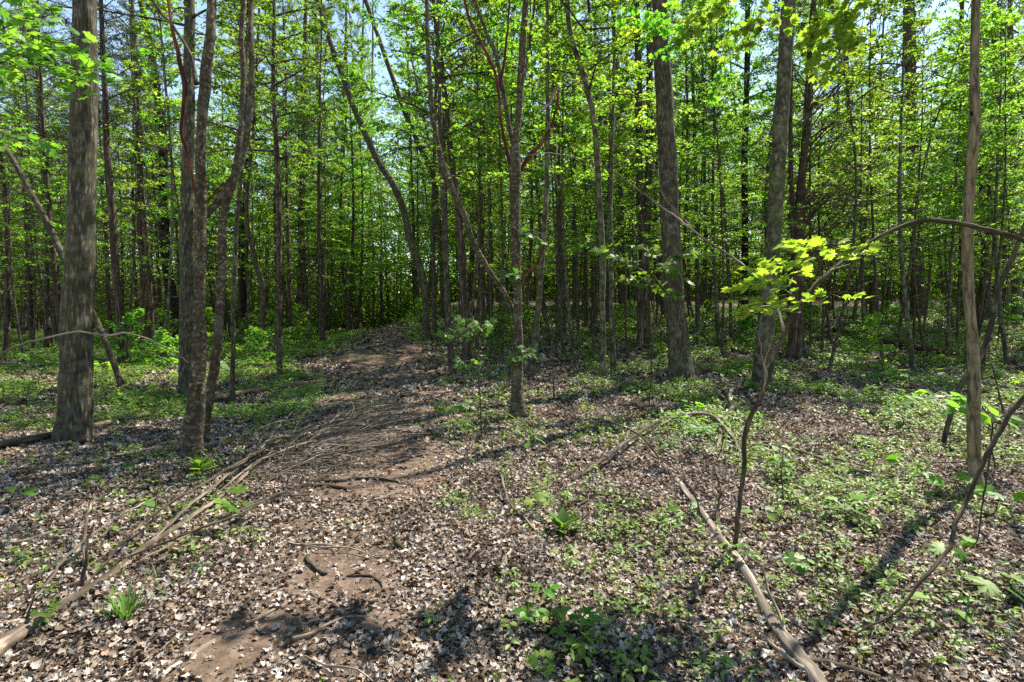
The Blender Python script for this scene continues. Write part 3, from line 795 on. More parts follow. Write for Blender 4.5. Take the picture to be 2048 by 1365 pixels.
def make_proto(kind, seed):
    g = np.random.default_rng(seed)
    lab = GROUPS[kind]
    if kind == 'understory':
        h, r = g.uniform(6.5, 10.5), g.uniform(.035, .055)
        st = stem(seed, h, r)
        ax = lambda z: np.array([np.interp(z, st[:, 2], st[:, 0]), np.interp(z, st[:, 2], st[:, 1]), z])
        mb, ml = branch_system(seed, h, g.uniform(1.8, 3.6), 30, 2.7, 10, 24, .10, elev=(-.02, .55), droop=.1, r0=.014, axis=ax, keep=.6, jit=.38)
        mats = ('brown', 'leaf')
    elif kind == 'tall':
        h, r = g.uniform(17, 23), g.uniform(.09, .15)
        st = stem(seed, h, r, .035)
        ax = lambda z: np.array([np.interp(z, st[:, 2], st[:, 0]), np.interp(z, st[:, 2], st[:, 1]), z])
        mb, ml = branch_system(seed, h, h * g.uniform(.14, .34), 54, 2.9, 10, 22, .14, elev=(.1, .9), droop=.12, r0=.025, axis=ax, keep=.74, jit=.42)
        mats = ('brown' if seed % 2 else 'grey', 'leaf_far')
    elif kind == 'slender':
        h, r = g.uniform(11, 16), g.uniform(.045, .075)
        st = stem(seed, h, r, .04)
        ax = lambda z: np.array([np.interp(z, st[:, 2], st[:, 0]), np.interp(z, st[:, 2], st[:, 1]), z])
        mb, ml = branch_system(seed, h, h * .42, 26, 1.7, 8, 16, .12, elev=(.1, .8), droop=.12, r0=.014, axis=ax, keep=.75, jit=.4)
        mb2, _ = branch_system(seed + 5, h * .5, h * .12, 16, 1.0, 4, 0, .1, elev=(.1, .7), droop=.25, r0=.008, axis=ax, thin=.5)
        for k in range(len(mb2.v)): mb.v.append(mb2.v[k]); mb.a.append(mb2.a[k])
        for f in mb2.f: mb.f.append(f + mb.n)
        mb.n += mb2.n
        mats = ('brown' if seed % 2 else 'smooth', 'leaf_far')
    elif kind == 'cedar':
        h, r = g.uniform(12, 15), g.uniform(.09, .13)
        st = stem(seed, h, r, .03)
        ax = lambda z: np.array([np.interp(z, st[:, 2], st[:, 0]), np.interp(z, st[:, 2], st[:, 1]), z])
        mb, ml = branch_system(seed, h, h * .42, 46, 2.5, 9, 20, .105, elev=(.3, .9), droop=.2, tmpl=NARROW, r0=.016, axis=ax, jit=.9)
        mb2, _ = branch_system(seed + 5, h * .55, h * .1, 46, 2.2, 6, 0, .1, elev=(.1, .8), droop=.35, r0=.013, axis=ax, thin=.5)
        for k in range(len(mb2.v)): mb.v.append(mb2.v[k]); mb.a.append(mb2.a[k])
        for f in mb2.f: mb.f.append(f + mb.n)
        mb.n += mb2.n
        mats = ('cedar', 'needle')
    else:
        h, r = g.uniform(.7, 1.5), .012
        st = stem(seed, h, r, .1)
        ax = lambda z: np.array([np.interp(z, st[:, 2], st[:, 0]), np.interp(z, st[:, 2], st[:, 1]), z])
        mb, ml = branch_system(seed, h, .1, 16, .9, 6, 12, .10, elev=(.3, 1.0), droop=.2, r0=.006, axis=ax)
        mats = ('twig', 'leaf')
    root = empty({'understory': 'understory_tree', 'tall': 'broadleaf_tree', 'cedar': 'cedar', 'shrub': 'shrub', 'slender': 'slender_tree'}[kind], (0, 0, 0), lab[1],
                 'shrub' if kind == 'shrub' else 'tree', lab[0])
    mt = MB(); tube(mt, st, n=8, seg=.4, flare=.35, lump=.06, wob=.03, seed=seed)
    mt.build('stem' if kind == 'shrub' else 'trunk', M[mats[0]], root)
    tag(mb.build('branches', M['twig'], root), kind='stuff')
    ml.build('foliage' if kind == 'shrub' else 'crown', M[mats[1]], root, smooth=False)
    return root
PROTO = {'slender': [make_proto('slender', 111 + k) for k in range(4)], 'understory': [make_proto('understory', 31 + k) for k in range(5)], 'tall': [make_proto('tall', 51 + k) for k in range(4)],
         'cedar': [make_proto('cedar', 71 + k) for k in range(4)], 'shrub': [make_proto('shrub', 91 + k) for k in range(3)]}
USED = set()
PLACED = [(t[0], t[1]) for t in TREES]
def place(kind, x, y, s=1.0):
    g = rng
    pr = PROTO[kind][int(g.integers(len(PROTO[kind])))]
    if pr.name in USED:
        o = copy_tree(pr)
    else:
        o = pr; USED.add(pr.name)
    o.location = (x, y, float(H(x, y)))
    o.rotation_euler = (0, 0, g.uniform(0, 6.28))
    s = s * g.uniform(.85, 1.15)
    o.scale = (s, s, s * g.uniform(.9, 1.12))
    PLACED.append((x, y))
def corridor(x, y):
    """clear space kept along the trail and in front"""
    return float(path_dist([x], [y])[0]) < (2.3 if y < 28 else 1.9)
def scatter(kind, n, ymin, ymax, gap, xfun=None, s=1.0):
    k = tries = 0
    while k < n and tries < 9000:
        tries += 1
        y = math.sqrt(rng.uniform(ymin ** 2, ymax ** 2))
        x = rng.uniform(-1.02, 1.02) * y * .97 + rng.uniform(-2, 2)
        if corridor(x, y) or (xfun and not xfun(x, y)):
            continue
        if any((x - a) ** 2 + (y - b) ** 2 < gap ** 2 for a, b in PLACED):
            continue
        place(kind, x, y, s)
        k += 1
    return k
leftside = lambda x, y: x / y < -.18 and rng.uniform() < (1.0 if x / y < -.35 else .5)
scatter('cedar', 22, 14, 40, 1.8, leftside)
scatter('cedar', 9, 19, 40, 1.3, lambda x, y: x / y > -.18)
scatter('tall', 62, 27, 48, 1.3)
for bx, by in ((-9.6, 32), (-10.8, 37), (-6.0, 47), (-8.3, 48), (-3.2, 40), (-12, 43), (-5.2, 44), (-11.6, 46)):
    place('tall', bx, by)
scatter('slender', 75, 17, 42, .8)
scatter('understory', 36, 17, 30, 1.9, lambda x, y: not (x / y < -.35 and rng.uniform() < .7))
scatter('understory', 70, 28, 46, 1.1)
for bx, by in ((.5, 38), (-2.0, 41), (-.6, 43), (1.5, 42), (-9.3, 39), (-10.5, 42), (-7.5, 44)):
    place('understory', -8.6 + bx * .5, by)
scatter('shrub', 46, 15, 36, .8)

scatter('slender', 16, 13.5, 21, 1.0, lambda x, y: x > 2.5 and not .20 < x / y < .54)
scatter('slender', 7, 13, 20, 1.0, lambda x, y: -2.6 < x < 2.5)
for bx, by in ((9.6, 7.0), (11.0, 9.6), (12.6, 11.4), (8.2, 4.9), (10.6, 8.5), (13.2, 9.2), (11.6, 6.6), (14.2, 12.6)):  # unseen trees off to the right, added to throw shadow bands over the foreground
    place('slender', bx, by, .95)

# the far-off wood that reads as one mass
def far_wood():
    r = np.random.default_rng(17)
    ml, mt = MB(), MB()
    n = 8200
    y = r.uniform(50, 98, n)
    x = r.uniform(-1.15, 1.15, n) * y
    z = r.uniform(0, 1, n) ** 1.05 * (13 + (y - 50) * .55) * r.uniform(.7, 1.15, n)
    z[:3200] *= .2
    per = 70
    c = np.stack([x, y, H(x, y) + z + .3], -1)
    p = np.repeat(c, per, 0) + r.normal(0, 1, (n * per, 3)) * np.array([1.6, 1.6, .85])
    m = len(p)
    leaves(ml, p, np.array([0, 0, 1.0]) + r.normal(0, 1.1, (m, 3)), r.normal(0, 1, (m, 3)), r.uniform(.26, .5, m), OVATE)
    ml.n0 = len(ml.f)
    o = tag(ml.build('far_wood', M['leaf_far'], smooth=False), 'hazy green mass of leafy woods far behind the trunks', 'woods', kind='stuff')
    return o
far_wood()
def far_trunks():
    r = np.random.default_rng(18)
    mb = MB()
    for i in range(170):
        y = r.uniform(46, 78); x = r.uniform(-1.05, 1.05) * y
        z = float(H(x, y)); h = r.uniform(12, 20); rr = r.uniform(.08, .2)
        ax, ay = r.normal(0, .5, 2)
        tube(mb, [(x, y, z - .2, rr), (x + ax * .5, y, z + h * .5, rr * .7), (x + ax, y + ay, z + h, rr * .25)], n=6, seg=2.5, wob=.1, seed=i)
    tag(mb.build('far_wood_stems', M['brown']), 'thin brown stems of the woods far behind the nearer trees', 'woods', kind='stuff')
far_trunks()

# ------------------------------------------------------------------ dry leaf litter
def curl_templates():
    r = np.random.default_rng(4)
    out = []
    mv, mf = MAPLE
    for k in range(4):
        v = mv.copy(); v[:, 0] -= .4
        c1, c2, tw = r.uniform(.4, 1.8), r.uniform(-.6, 1.3), r.normal(0, .8)
        v[:, 2] = c1 * v[:, 1] ** 2 + c2 * v[:, 0] ** 2 + tw * v[:, 0] * v[:, 1] + r.normal(0, .05, len(v))
        out.append((v, mf))
    bv, bf = BROAD
    for k in range(4):
        v = bv.copy(); v[:, 0] -= .5; v[:, 1] *= r.uniform(.9, 1.5)
        c1, c2, tw = r.uniform(.5, 2.2), r.uniform(-.6, 1.0), r.normal(0, .9)
        v[:, 2] = c1 * v[:, 1] ** 2 + c2 * v[:, 0] ** 2 + tw * v[:, 0] * v[:, 1]
        out.append((v, bf))
    return out
CURL = curl_templates()
BARE = [(*G(px, py)[:2], r) for px, py, r in ((490, 1285, .3), (430, 1325, .22), (565, 1235, .16), (650, 1125, .2), (745, 1165, .2), (770, 1250, .16), (700, 1335, .2), (600, 1050, .18), (690, 985, .25))]
def litter():
    r = np.random.default_rng(23)
    mb = MB()
    for (y0, y1, dens, smin, smax, small) in ((1.2, 3.6, 3100, .016, .046, 0), (3.6, 6.0, 2000, .02, .048, 0), (6.0, 10.0, 800, .035, .072, 0), (10, 17, 190, .07, .125, 0), (17, 34, 40, .12, .2, 0),
                                       (1.2, 4.0, 2400, .01, .03, 1), (4.0, 7.5, 900, .016, .038, 1)):
        area = (y1 ** 2 - y0 ** 2) * 1.18
        n = int(area * dens)
        y = np.sqrt(r.uniform(y0 ** 2, y1 ** 2, n)); x = r.uniform(-1.18, 1.18, n) * y
        pd = path_dist(x, y)
        bare = noise2(x, y, 2.6, 1)
        keep = np.where(pd < 1.3, np.clip(np.where(y > 5.2, .24, .62) + 1.3 * bare + .6 * (pd - .55), .12 if not small else .5, 1), np.clip(1.0 + .5 * noise2(x, y, 2.0, 2), .45, 1))
        for bx, by, br in BARE:
            q = ((x - bx) / br) ** 2 + ((y - by) / br) ** 2
            keep = keep * np.clip(q * .9 + .35 * noise2(x, y, 9, 3), .06 if not small else .7, 1)
        m = r.uniform(0, 1, n) < keep
        x, y = x[m], y[m]; n = len(x)
        z = H(x, y) + .012 + r.uniform(0, .038, n) ** 1.2 * (0.6 if small else 1)
        nrm = np.array([0, 0, 1.0]) + r.normal(0, .45, (n, 3))
        flip = r.uniform(0, 1, n) < .4
        nrm[flip] *= -1
        a = r.uniform(0, 6.28, n)
        head = np.stack([np.cos(a), np.sin(a), np.zeros(n)], -1)
        size = r.uniform(smin, smax, n)
        which = r.integers(0, len(CURL), n)
        for k in range(len(CURL)):
            w = which == k
            leaves(mb, np.stack([x, y, z], -1)[w], nrm[w], head[w], size[w], (OVATE if k % 2 else NARROW) if small else CURL[k])
    tag(mb.build('leaf_litter', M['litter'], smooth=False), 'carpet of pale and brown dead leaves covering the woodland floor', 'leaf litter', kind='stuff')
litter()

# ------------------------------------------------------------------ small green ground cover
def cover_density(x, y):
    b = x / np.maximum(y, .1)
    right = sstep((b - .02) / .35)
    near = .25 + .75 * right
    mid = .25 + .6 * right
    left = sstep((-b - .18) / .16) * sstep((y - 6.8) / 2.2)
    d = np.where(y < 6.5, near * .8, mid)
    d = np.where((x < -.6) & (y < 7), .16, d)
    d = d + 1.35 * left
    d = d * np.clip(.42 + 1.7 * noise2(x, y, 1.7, 5) + .9 * noise2(x, y, 5, 6), 0, 1.9)
    d = d + .35 * sstep((y - 16) / 8)
    return d
def cover():
    r = np.random.default_rng(41)
    ml = MB()
    for (y0, y1, dens, s0, s1, hh) in ((1.2, 4.2, 360, .022, .052, .11), (4.2, 8, 260, .026, .06, .14), (8, 16, 150, .04, .09, .2), (16, 40, 34, .08, .16, .32)):
        n = int((y1 ** 2 - y0 ** 2) * .98 * dens)
        y = np.sqrt(r.uniform(y0 ** 2, y1 ** 2, n)); x = r.uniform(-.98, .98, n) * y
        m = r.uniform(0, 1.1, n) < cover_density(x, y)
        pd = path_dist(x, y)
        m &= (pd > 1.05) | (r.uniform(0, 1, n) < .04)
        x, y = x[m], y[m]; n = len(x)
        h = r.uniform(.02, 1, n) ** 1.3 * hh + .015
        s = r.uniform(s0, s1, n)
        base = np.stack([x, y, H(x, y)], -1)
        k = 5
        a0 = r.uniform(0, 6.28, n)
        for j in range(k):
            a = a0 + j * 2.4 + r.normal(0, .3, n)
            hd = np.stack([np.cos(a), np.sin(a), r.normal(-.05, .3, n)], -1)
            lv = r.uniform(.45, 1, n) if j else np.ones(n)
            p = base + np.stack([np.zeros(n), np.zeros(n), h * lv], -1) + hd * np.array([1, 1, 0]) * (s * .25)[:, None]
            nr = np.array([0, 0, 1.0]) + hd * np.array([.25, .25, 0]) + r.normal(0, .25, (n, 3))
            leaves(ml, p, nr, hd, s * r.uniform(.7, 1.2, n), OVATE)
        # stems: thin blades from the soil to the top leaves
        st = np.column_stack([r.normal(0, .15, (n, 2)), np.ones(n)])
        ml2 = h[:, None] * np.array([[1.0, .05, .05]])
        tv = (np.array([(0, -.04, 0), (0, .04, 0), (1, 0, 0)]), [np.array([(0, 1, 2)])])
        leaves(ml, base, np.column_stack([np.cos(a0), np.sin(a0), np.zeros(n)]), st, h, tv)
    tag(ml.build('ground_cover', M['herb'], smooth=False), 'low green seedlings and creeping herbs sprinkled over the dead leaves', 'ground cover', kind='stuff')
cover()

def grass_patch():
    r = np.random.default_rng(43)
    ml = MB()
    tv = (np.array([(0, -.025, 0), (0, .025, 0), (.5, .022, .03), (.5, -.022, .03), (1, 0, -.12)]), [np.array([(0, 1, 2, 3)]), np.array([(3, 2, 4)])])
    cs = []
    for px, py, n, s in ((745, 812, 60, .35), (735, 830, 40, .3), (925, 860, 50, .35), (1350, 870, 40, .4), (640, 800, 60, .4), (905, 870, 40, .3), (1905, 745, 60, .5), (300, 780, 80, .8), (560, 790, 60, .6), (770, 640, 70, 1.2), (330, 1180, 14, .1), (905, 1010, 22, .08), (940, 1040, 18, .06), (480, 760, 50, .6)):
        g = G(px, py)
        x = g[0] + r.normal(0, s, n); y = g[1] + r.normal(0, s, n)
        cs.append(np.stack([x, y, H(x, y)], -1))
    p = np.vstack(cs); n = len(p)
    a = r.uniform(0, 6.28, n)
    hd = np.stack([np.cos(a) * .6, np.sin(a) * .6, np.ones(n)], -1) + r.normal(0, .2, (n, 3))
    nr = np.stack([-np.cos(a), -np.sin(a), .6 * np.ones(n)], -1)
    leaves(ml, p, nr, hd, r.uniform(.08, .2, n), tv)
    tag(ml.build('grass', M['grass'], smooth=False), 'scattered thin green grass blades by the trail', 'grass', kind='stuff')
grass_patch()

# ------------------------------------------------------------------ leafy sprays in front of the trunks
def spray(ml, lines, n_per_m, size, tmpl, seed, spread=.12, tilt=.45, mt=None, face=.25):
    r = np.random.default_rng(seed)
    for q in lines:
        c = catmull(q, .02)
        ln = np.sum(np.linalg.norm(np.diff(c[:, :3], axis=0), axis=1))
        n = max(3, int(ln * n_per_m))
        k = np.clip((r.uniform(.12, 1, n) ** .8 * (len(c) - 1)).astype(int), 1, len(c) - 2)
        T = c[k + 1, :3] - c[k - 1, :3]; T /= np.linalg.norm(T, axis=1)[:, None] + 1e-9
        sd = np.where(np.arange(n) % 2 == 0, 1, -1)[:, None]
        perp = np.cross(T, [0, 0, 1.0]); perp /= np.linalg.norm(perp, axis=1)[:, None] + 1e-9
        hd = T * .5 + perp * sd * r.uniform(.4, 1.2, (n, 1)) + r.normal(0, .3, (n, 3)) + np.array([0, 0, -.2])
        hd /= np.linalg.norm(hd, axis=1)[:, None]
        pet = r.uniform(.3, 1.0, n)[:, None] * spread
        p0 = c[k, :3]
        p = p0 + hd * pet + np.array([0, 0, -.15]) * pet
        nr = np.array([0, -face, 1.0]) + r.normal(0, tilt, (n, 3))
        leaves(ml, p, nr, hd, size * r.uniform(.6, 1.15, n), tmpl)
        if mt is not None:
            for a, b in zip(p0, p):
                tube(mt, np.array([(*a, .0014), (*((a + b) / 2 + [0, 0, .006]), .0011), (*b, .001)]), n=3, seg=1)

def pxl(pts, d, w=2.0):
    return np.array([(*P(p[0], p[1], d + (p[2] if len(p) > 2 else 0)), W(w * (1 - .7 * i / len(pts)), d) / 2) for i, p in enumerate(pts)])

def sprig(parent, loc, lines, d, n_per_m, size, tmpl, mat, seed, w=2.5, tw='twig', **k):
    """leafy twigs as parts of the tree that carries them"""
    ml = MB()
    for i, q in enumerate(lines):
        mt = MB()
        l = pxl(q, d, w)
        tube(mt, l, n=5, seg=.06, wob=.015, seed=seed + i)
        spray(ml, [l], n_per_m, size, tmpl, seed + 31 * i, mt=mt, **k)
        mt.build('twig', M[tw], parent, loc)
    ml.build('leaves', M[mat], parent, loc, smooth=False)

def byname(text):
    for a, b, r in TREES:
        if text in r['label']:
            return r, tuple(r.location)
# yellow-green maple leaves, upper right
r_, l_ = byname('furrowed brown trunk'); dm = l_[1]
def limb_px(root, loc, pts, d, mat='twig', seed=0):
    mb = MB()
    q = np.array([(*P(x, y, d + dd), W(w, d + dd) / 2) for x, y, w, dd in pts])
    tube(mb, q, n=8, seg=.06, lump=.05, wob=.02, seed=seed)
    mb.build('limb', M[mat], root, loc)
limb_px(r_, l_, [(1953, -130, 10, 0), (1850, -140, 8, 0), (1740, -110, 6, -.1), (1640, -90, 5, -.1), (1520, -80, 4, 0), (1420, -70, 3, .2), (1320, -60, 2, .3)], dm)
sprig(r_, l_, [[(1840, -140, 0), (1780, -60, -.1), (1720, 10, -.2), (1660, 50, -.2), (1600, 90, -.1)], [(1750, -110, -.1), (1710, -20, -.2), (1690, 40, -.3), (1700, 90, -.3), (1740, 78, -.3)],
               [(1710, 20, -.2), (1670, 70, -.3), (1640, 110, -.3), (1630, 130, -.3)], [(1680, -100, -.1), (1660, -20, -.2), (1640, 40, -.2), (1610, 80, -.2)],
               [(1560, -80, 0), (1540, -20, 0), (1520, 30, 0), (1500, 70, .1)], [(1500, -80, 0), (1470, -30, .1), (1440, 10, .1), (1400, 50, .1)],
               [(1540, -20, 0), (1560, 20, 0), (1580, 50, 0)], [(1440, -72, .2), (1420, -20, .2), (1400, 20, .2), (1370, 60, .2), (1358, 90, .2)],
               [(1520, 30, 0), (1490, 60, .1), (1460, 70, .1), (1445, 90, .1)], [(1500, 70, .1), (1480, 100, .1), (1455, 100, .1)], [(1620, 120, -.3), (1640, 160, -.3), (1665, 118, -.3)],
               [(1600, 90, -.1), (1620, 60, -.1), (1650, 30, -.2)], [(1670, 70, -.3), (1690, 88, -.35), (1720, 85, -.4)]],
      dm, 60, .078, MAPLE, 'leaf_gold', 301, spread=.08, face=-.45, w=2)
sprig(r_, l_, [[(1400, 50, .1), (1360, 60, .1), (1320, 50, .1), (1290, 90, .1)], [(1380, -60, .2), (1350, 0, .2), (1310, 30, .2), (1280, 40, .2)], [(1370, 60, .2), (1340, 100, .2), (1310, 110, .2)],
               [(1330, -60, .3), (1300, -20, .3), (1270, 0, .3), (1240, 40, .3)], [(1455, 100, .1), (1440, 150, .1), (1425, 190, .1), (1422, 215, .1)]], dm, 50, .072, MAPLE, 'leaf', 302, spread=.08, face=-.3, w=1.6)
# small oval yellow leaves on the long limb of the forked central tree
c_l = tuple(center.location); dc = c_l[1]
sprig(center, c_l, [[(868, 240, -.7), (885, 205, -.8), (915, 185, -.9)], [(868, 250, -.7), (840, 240, -.8), (815, 250, -.9)], [(880, 310, -.7), (850, 285, -.8), (830, 290, -1)], [(885, 320, -.7), (915, 300, -.8), (950, 285, -.9)],
                    [(880, 300, -.7), (860, 300, -.9), (838, 315, -1.1)], [(870, 180, -.7), (890, 170, -.8), (905, 172, -.9)], [(895, 360, -.7), (925, 345, -.9), (945, 340, -1.0)], [(900, 375, -.7), (870, 360, -1), (848, 375, -1.1)],
                    [(1050, 85), (1075, 60, -.3), (1090, 40, -.4)], [(1045, 150), (1070, 120, -.3), (1085, 100, -.3)], [(1044, 160), (1060, 60, -.3), (1066, 30, -.5)]],
      dc, 34, .085, OVATE, 'leaf_gold', 303, spread=.04, face=-.3, w=1.5)
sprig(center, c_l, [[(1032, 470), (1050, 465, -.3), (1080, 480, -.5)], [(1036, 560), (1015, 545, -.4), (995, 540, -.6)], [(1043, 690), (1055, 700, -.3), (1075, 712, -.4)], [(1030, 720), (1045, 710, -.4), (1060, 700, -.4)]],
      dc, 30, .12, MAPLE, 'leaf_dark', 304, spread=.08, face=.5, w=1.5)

# saplings of their own
def sapling(label, base, stem_px, lines, mat='brown', leafm='leaf', size=.12, n_per_m=26, tmpl=MAPLE, seed=0, limbs=(), limbm=None, d=None, n=8, w=2.0, name='sapling', cat='sapling', **k):
    b = G(*base)
    if d is None: d = b[1]
    q = pxl([(x, y, dd) for x, y, _, dd in stem_px], d, 1)
    for i, p in enumerate(stem_px):
        q[i, 3] = W(p[2], d) / 2
    b = np.array([q[0, 0], q[0, 1], float(H(q[0, 0], q[0, 1]))])
    q[0, 2] = b[2]
    low = q[0].copy(); low[2] -= .08
    root = empty(name, b, label, cat)
    mb = MB(); tube(mb, np.vstack([low, q]), n=n, seg=.04, lump=.10, flare=.12, wob=.035, seed=seed)
    mb.build('trunk' if name == 'sapling' else 'stem', M[mat], root, b)
    for i, lm in enumerate(limbs):
        m2 = MB()
        ql = np.array([(*P(x, y, d + dd), W(ww, d) / 2) for x, y, ww, dd in lm])
        tube(m2, ql, n=n, seg=.04, lump=.09, wob=.04, seed=seed + i + 3)
        m2.build('limb', M[limbm or mat], root, b)
    if lines:
        sprig(root, tuple(b), lines, d, n_per_m, size, tmpl, leafm, seed + 50, w=w, **k)
    return root

fg = sapling('forked foreground maple sapling whose long limb arches to the right edge', (1468, 1112),
        [(1468, 1112, 9.5, 0), (1473, 1040, 9, 0), (1477, 980, 9, 0), (1482, 900, 9, 0), (1489, 858, 10, 0), (1501, 828, 9, 0), (1524, 787, 9.5, 0), (1538, 748, 9, 0), (1549, 712, 9, 0), (1566, 680, 8.5, 0), (1582, 645, 8, 0),
         (1601, 612, 8, 0), (1647, 559, 8, .1), (1700, 517, 8, .2), (1752, 482, 8, .25), (1810, 453, 9, .3), (1868, 439, 9, .3), (1940, 450, 10, .3), (1995, 464, 10, .3), (2050, 482, 10, .3), (2130, 530, 9, .3), (2230, 640, 6, .3)],
        [[(1600, 615), (1560, 570, -.2), (1520, 565, -.3), (1470, 570, -.4)], [(1620, 590), (1590, 540, -.2), (1550, 530, -.3), (1500, 545, -.4)], [(1640, 565), (1640, 520, -.1), (1600, 490, -.3), (1560, 490, -.5)],
         [(1660, 548), (1680, 510, -.2), (1660, 480, -.4), (1600, 500, -.5)], [(1690, 525), (1720, 500, -.2), (1700, 485, -.4)], [(1600, 612), (1560, 615, -.3), (1510, 610, -.5), (1475, 625, -.5)],
         [(1610, 600), (1570, 590, -.1), (1530, 600, -.2), (1480, 590, -.3)], [(1600, 610), (1640, 590, -.2), (1680, 585, -.3), (1725, 590, -.3)], [(1650, 560), (1610, 530, 0), (1570, 520, .1), (1530, 520, .2)]],
        mat='twig', limbm='dead', leafm='leaf_gold', size=.075, n_per_m=30, seed=610, spread=.07, face=-.3, tilt=.32, w=1.6, n=10,
        limbs=[[(1572, 668, 6, 0), (1557, 620, 5, 0), (1543, 580, 5, .1), (1520, 556, 5, .15), (1490, 527, 4.5, .2), (1440, 493, 4.5, .3), (1385, 452, 4, .4), (1340, 418, 4, .5), (1285, 378, 3.5, .6), (1232, 340, 3.2, .7), (1180, 322, 3, .8), (1120, 309, 2.5, .9), (1060, 311, 1.6, 1.0), (1040, 322, 1, 1.0)],
               [(1380, 450, 2.5, .4), (1330, 400, 2.2, .3), (1316, 340, 2, .2), (1290, 316, 1.8, .2), (1250, 318, 1.5, .2), (1232, 330, 1, .2)],
               [(1528, 790, 3, 0), (1523, 745, 2.5, -.1), (1527, 700, 2, -.1), (1536, 660, 1.5, -.15), (1545, 620, 1, -.2)],
               [(1530, 770, 2.5, -.1), (1528, 720, 2, -.1), (1520, 690, 1.5, -.1), (1512, 660, 1, -.1)],
               [(1476, 990, 3, 0), (1482, 1030, 2.5, -.05), (1472, 1075, 2, -.1)],
               [(1868, 439, 2.5, .3), (1862, 425, 2, .3), (1845, 418, 1.6, .3), (1825, 424, 1, .3)]])
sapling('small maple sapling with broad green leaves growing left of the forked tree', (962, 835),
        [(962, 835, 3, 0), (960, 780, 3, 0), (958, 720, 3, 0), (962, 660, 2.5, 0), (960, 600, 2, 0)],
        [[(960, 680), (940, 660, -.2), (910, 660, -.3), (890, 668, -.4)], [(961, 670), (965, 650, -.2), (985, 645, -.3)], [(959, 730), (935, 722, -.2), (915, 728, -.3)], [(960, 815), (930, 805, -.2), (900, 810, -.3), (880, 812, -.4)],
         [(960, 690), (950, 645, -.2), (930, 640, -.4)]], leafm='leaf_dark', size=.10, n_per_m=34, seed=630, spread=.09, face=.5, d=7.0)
sapling('leafy maple sapling spreading green sprays in front of the thickest grey trunk', (1297, 800),
        [(1297, 800, 3, 0), (1300, 740, 3, 0), (1302, 660, 3, 0), (1305, 580, 3, 0), (1312, 520, 2.5, 0), (1320, 490, 2, 0)],
        [[(1305, 560), (1270, 530, -.3), (1230, 510, -.5), (1190, 500, -.6)], [(1308, 540), (1350, 510, -.4), (1385, 505, -.6)], [(1305, 570), (1280, 560, -.5), (1250, 560, -.7)], [(1312, 520), (1300, 495, -.3), (1280, 490, -.4)],
         [(1310, 530), (1340, 540, -.4), (1370, 560, -.6)], [(1306, 550), (1330, 580, -.4), (1350, 590, -.6)]], leafm='leaf', size=.13, n_per_m=34, seed=640, spread=.09, face=.4, d=9.5)
sapling('maple sapling out at the left edge hanging green leaves across the thick trunk', (-110, 960),
        [(-110, 960, 8, 0), (-118, 760, 8, 0), (-110, 560, 7, 0), (-95, 380, 7, 0), (-75, 230, 6, 0), (-60, 110, 5, 0), (-50, 0, 4, 0)],
        [[(-70, 190), (0, 130, -.2), (80, 95, -.4), (150, 75, -.5), (180, 70, -.5)], [(-60, 110), (0, 60, -.2), (60, 40, -.4), (100, 30, -.5)], [(-75, 230), (20, 115, -.2), (100, 100, -.4), (165, 110, -.5), (200, 125, -.6)],
         [(60, 98, -.3), (110, 130, -.4), (150, 150, -.5), (200, 140, -.6), (235, 150, -.6)], [(100, 110, -.4), (140, 150, -.5), (155, 185, -.6)], [(-60, 110), (-10, 20, -.2), (40, 0, -.3), (90, 10, -.4)],
         [(-95, 380), (-30, 290, -.1), (40, 270, -.2), (100, 290, -.3)]],
        leafm='leaf', size=.085, n_per_m=44, seed=650, spread=.09, face=.3, d=4.6, w=3,
        limbm='dead', limbs=[[(-115, 800, 8, 0), (-60, 742, 7.5, .1), (0, 707, 5.5, .2), (44, 687, 5.5, .3), (48, 684, 5.5, .3), (88, 676, 5, .35), (146, 664, 5, .4), (150, 664, 4.5, .4), (183, 669, 4.5, .45), (221, 672, 5, .5), (241, 667, 4.5, .5), (246, 667, 4.5, .5), (267, 672, 4, .55), (316, 689, 3, .6), (352, 708, 2.2, .7), (376, 726, 1.5, .8)],
               [(-75, 240, 4, 0), (0, 118, 3.5, .2), (80, 105, 3, .4), (150, 80, 2, .6)]])
sapling('dogwood sapling with broad pale leaves beside the furrowed foreground trunk', (1990, 905),
        [(1990, 905, 3, 0), (1985, 870, 3, -.1), (1975, 830, 2.5, -.2), (1960, 805, 2, -.3)],
        [[(1970, 815, -.2), (1930, 795, -.4), (1880, 795, -.5), (1830, 803, -.6)], [(1960, 805, -.3), (1920, 800, -.4), (1895, 812, -.5)], [(1975, 830, -.2), (1940, 820, -.4), (1915, 818, -.5)], [(1985, 860), (2010, 830, -.2), (2045, 820, -.3)]],
        tmpl=BROAD, leafm='leaf', size=.13, n_per_m=20, seed=660, spread=.05, face=.2, d=5.6)

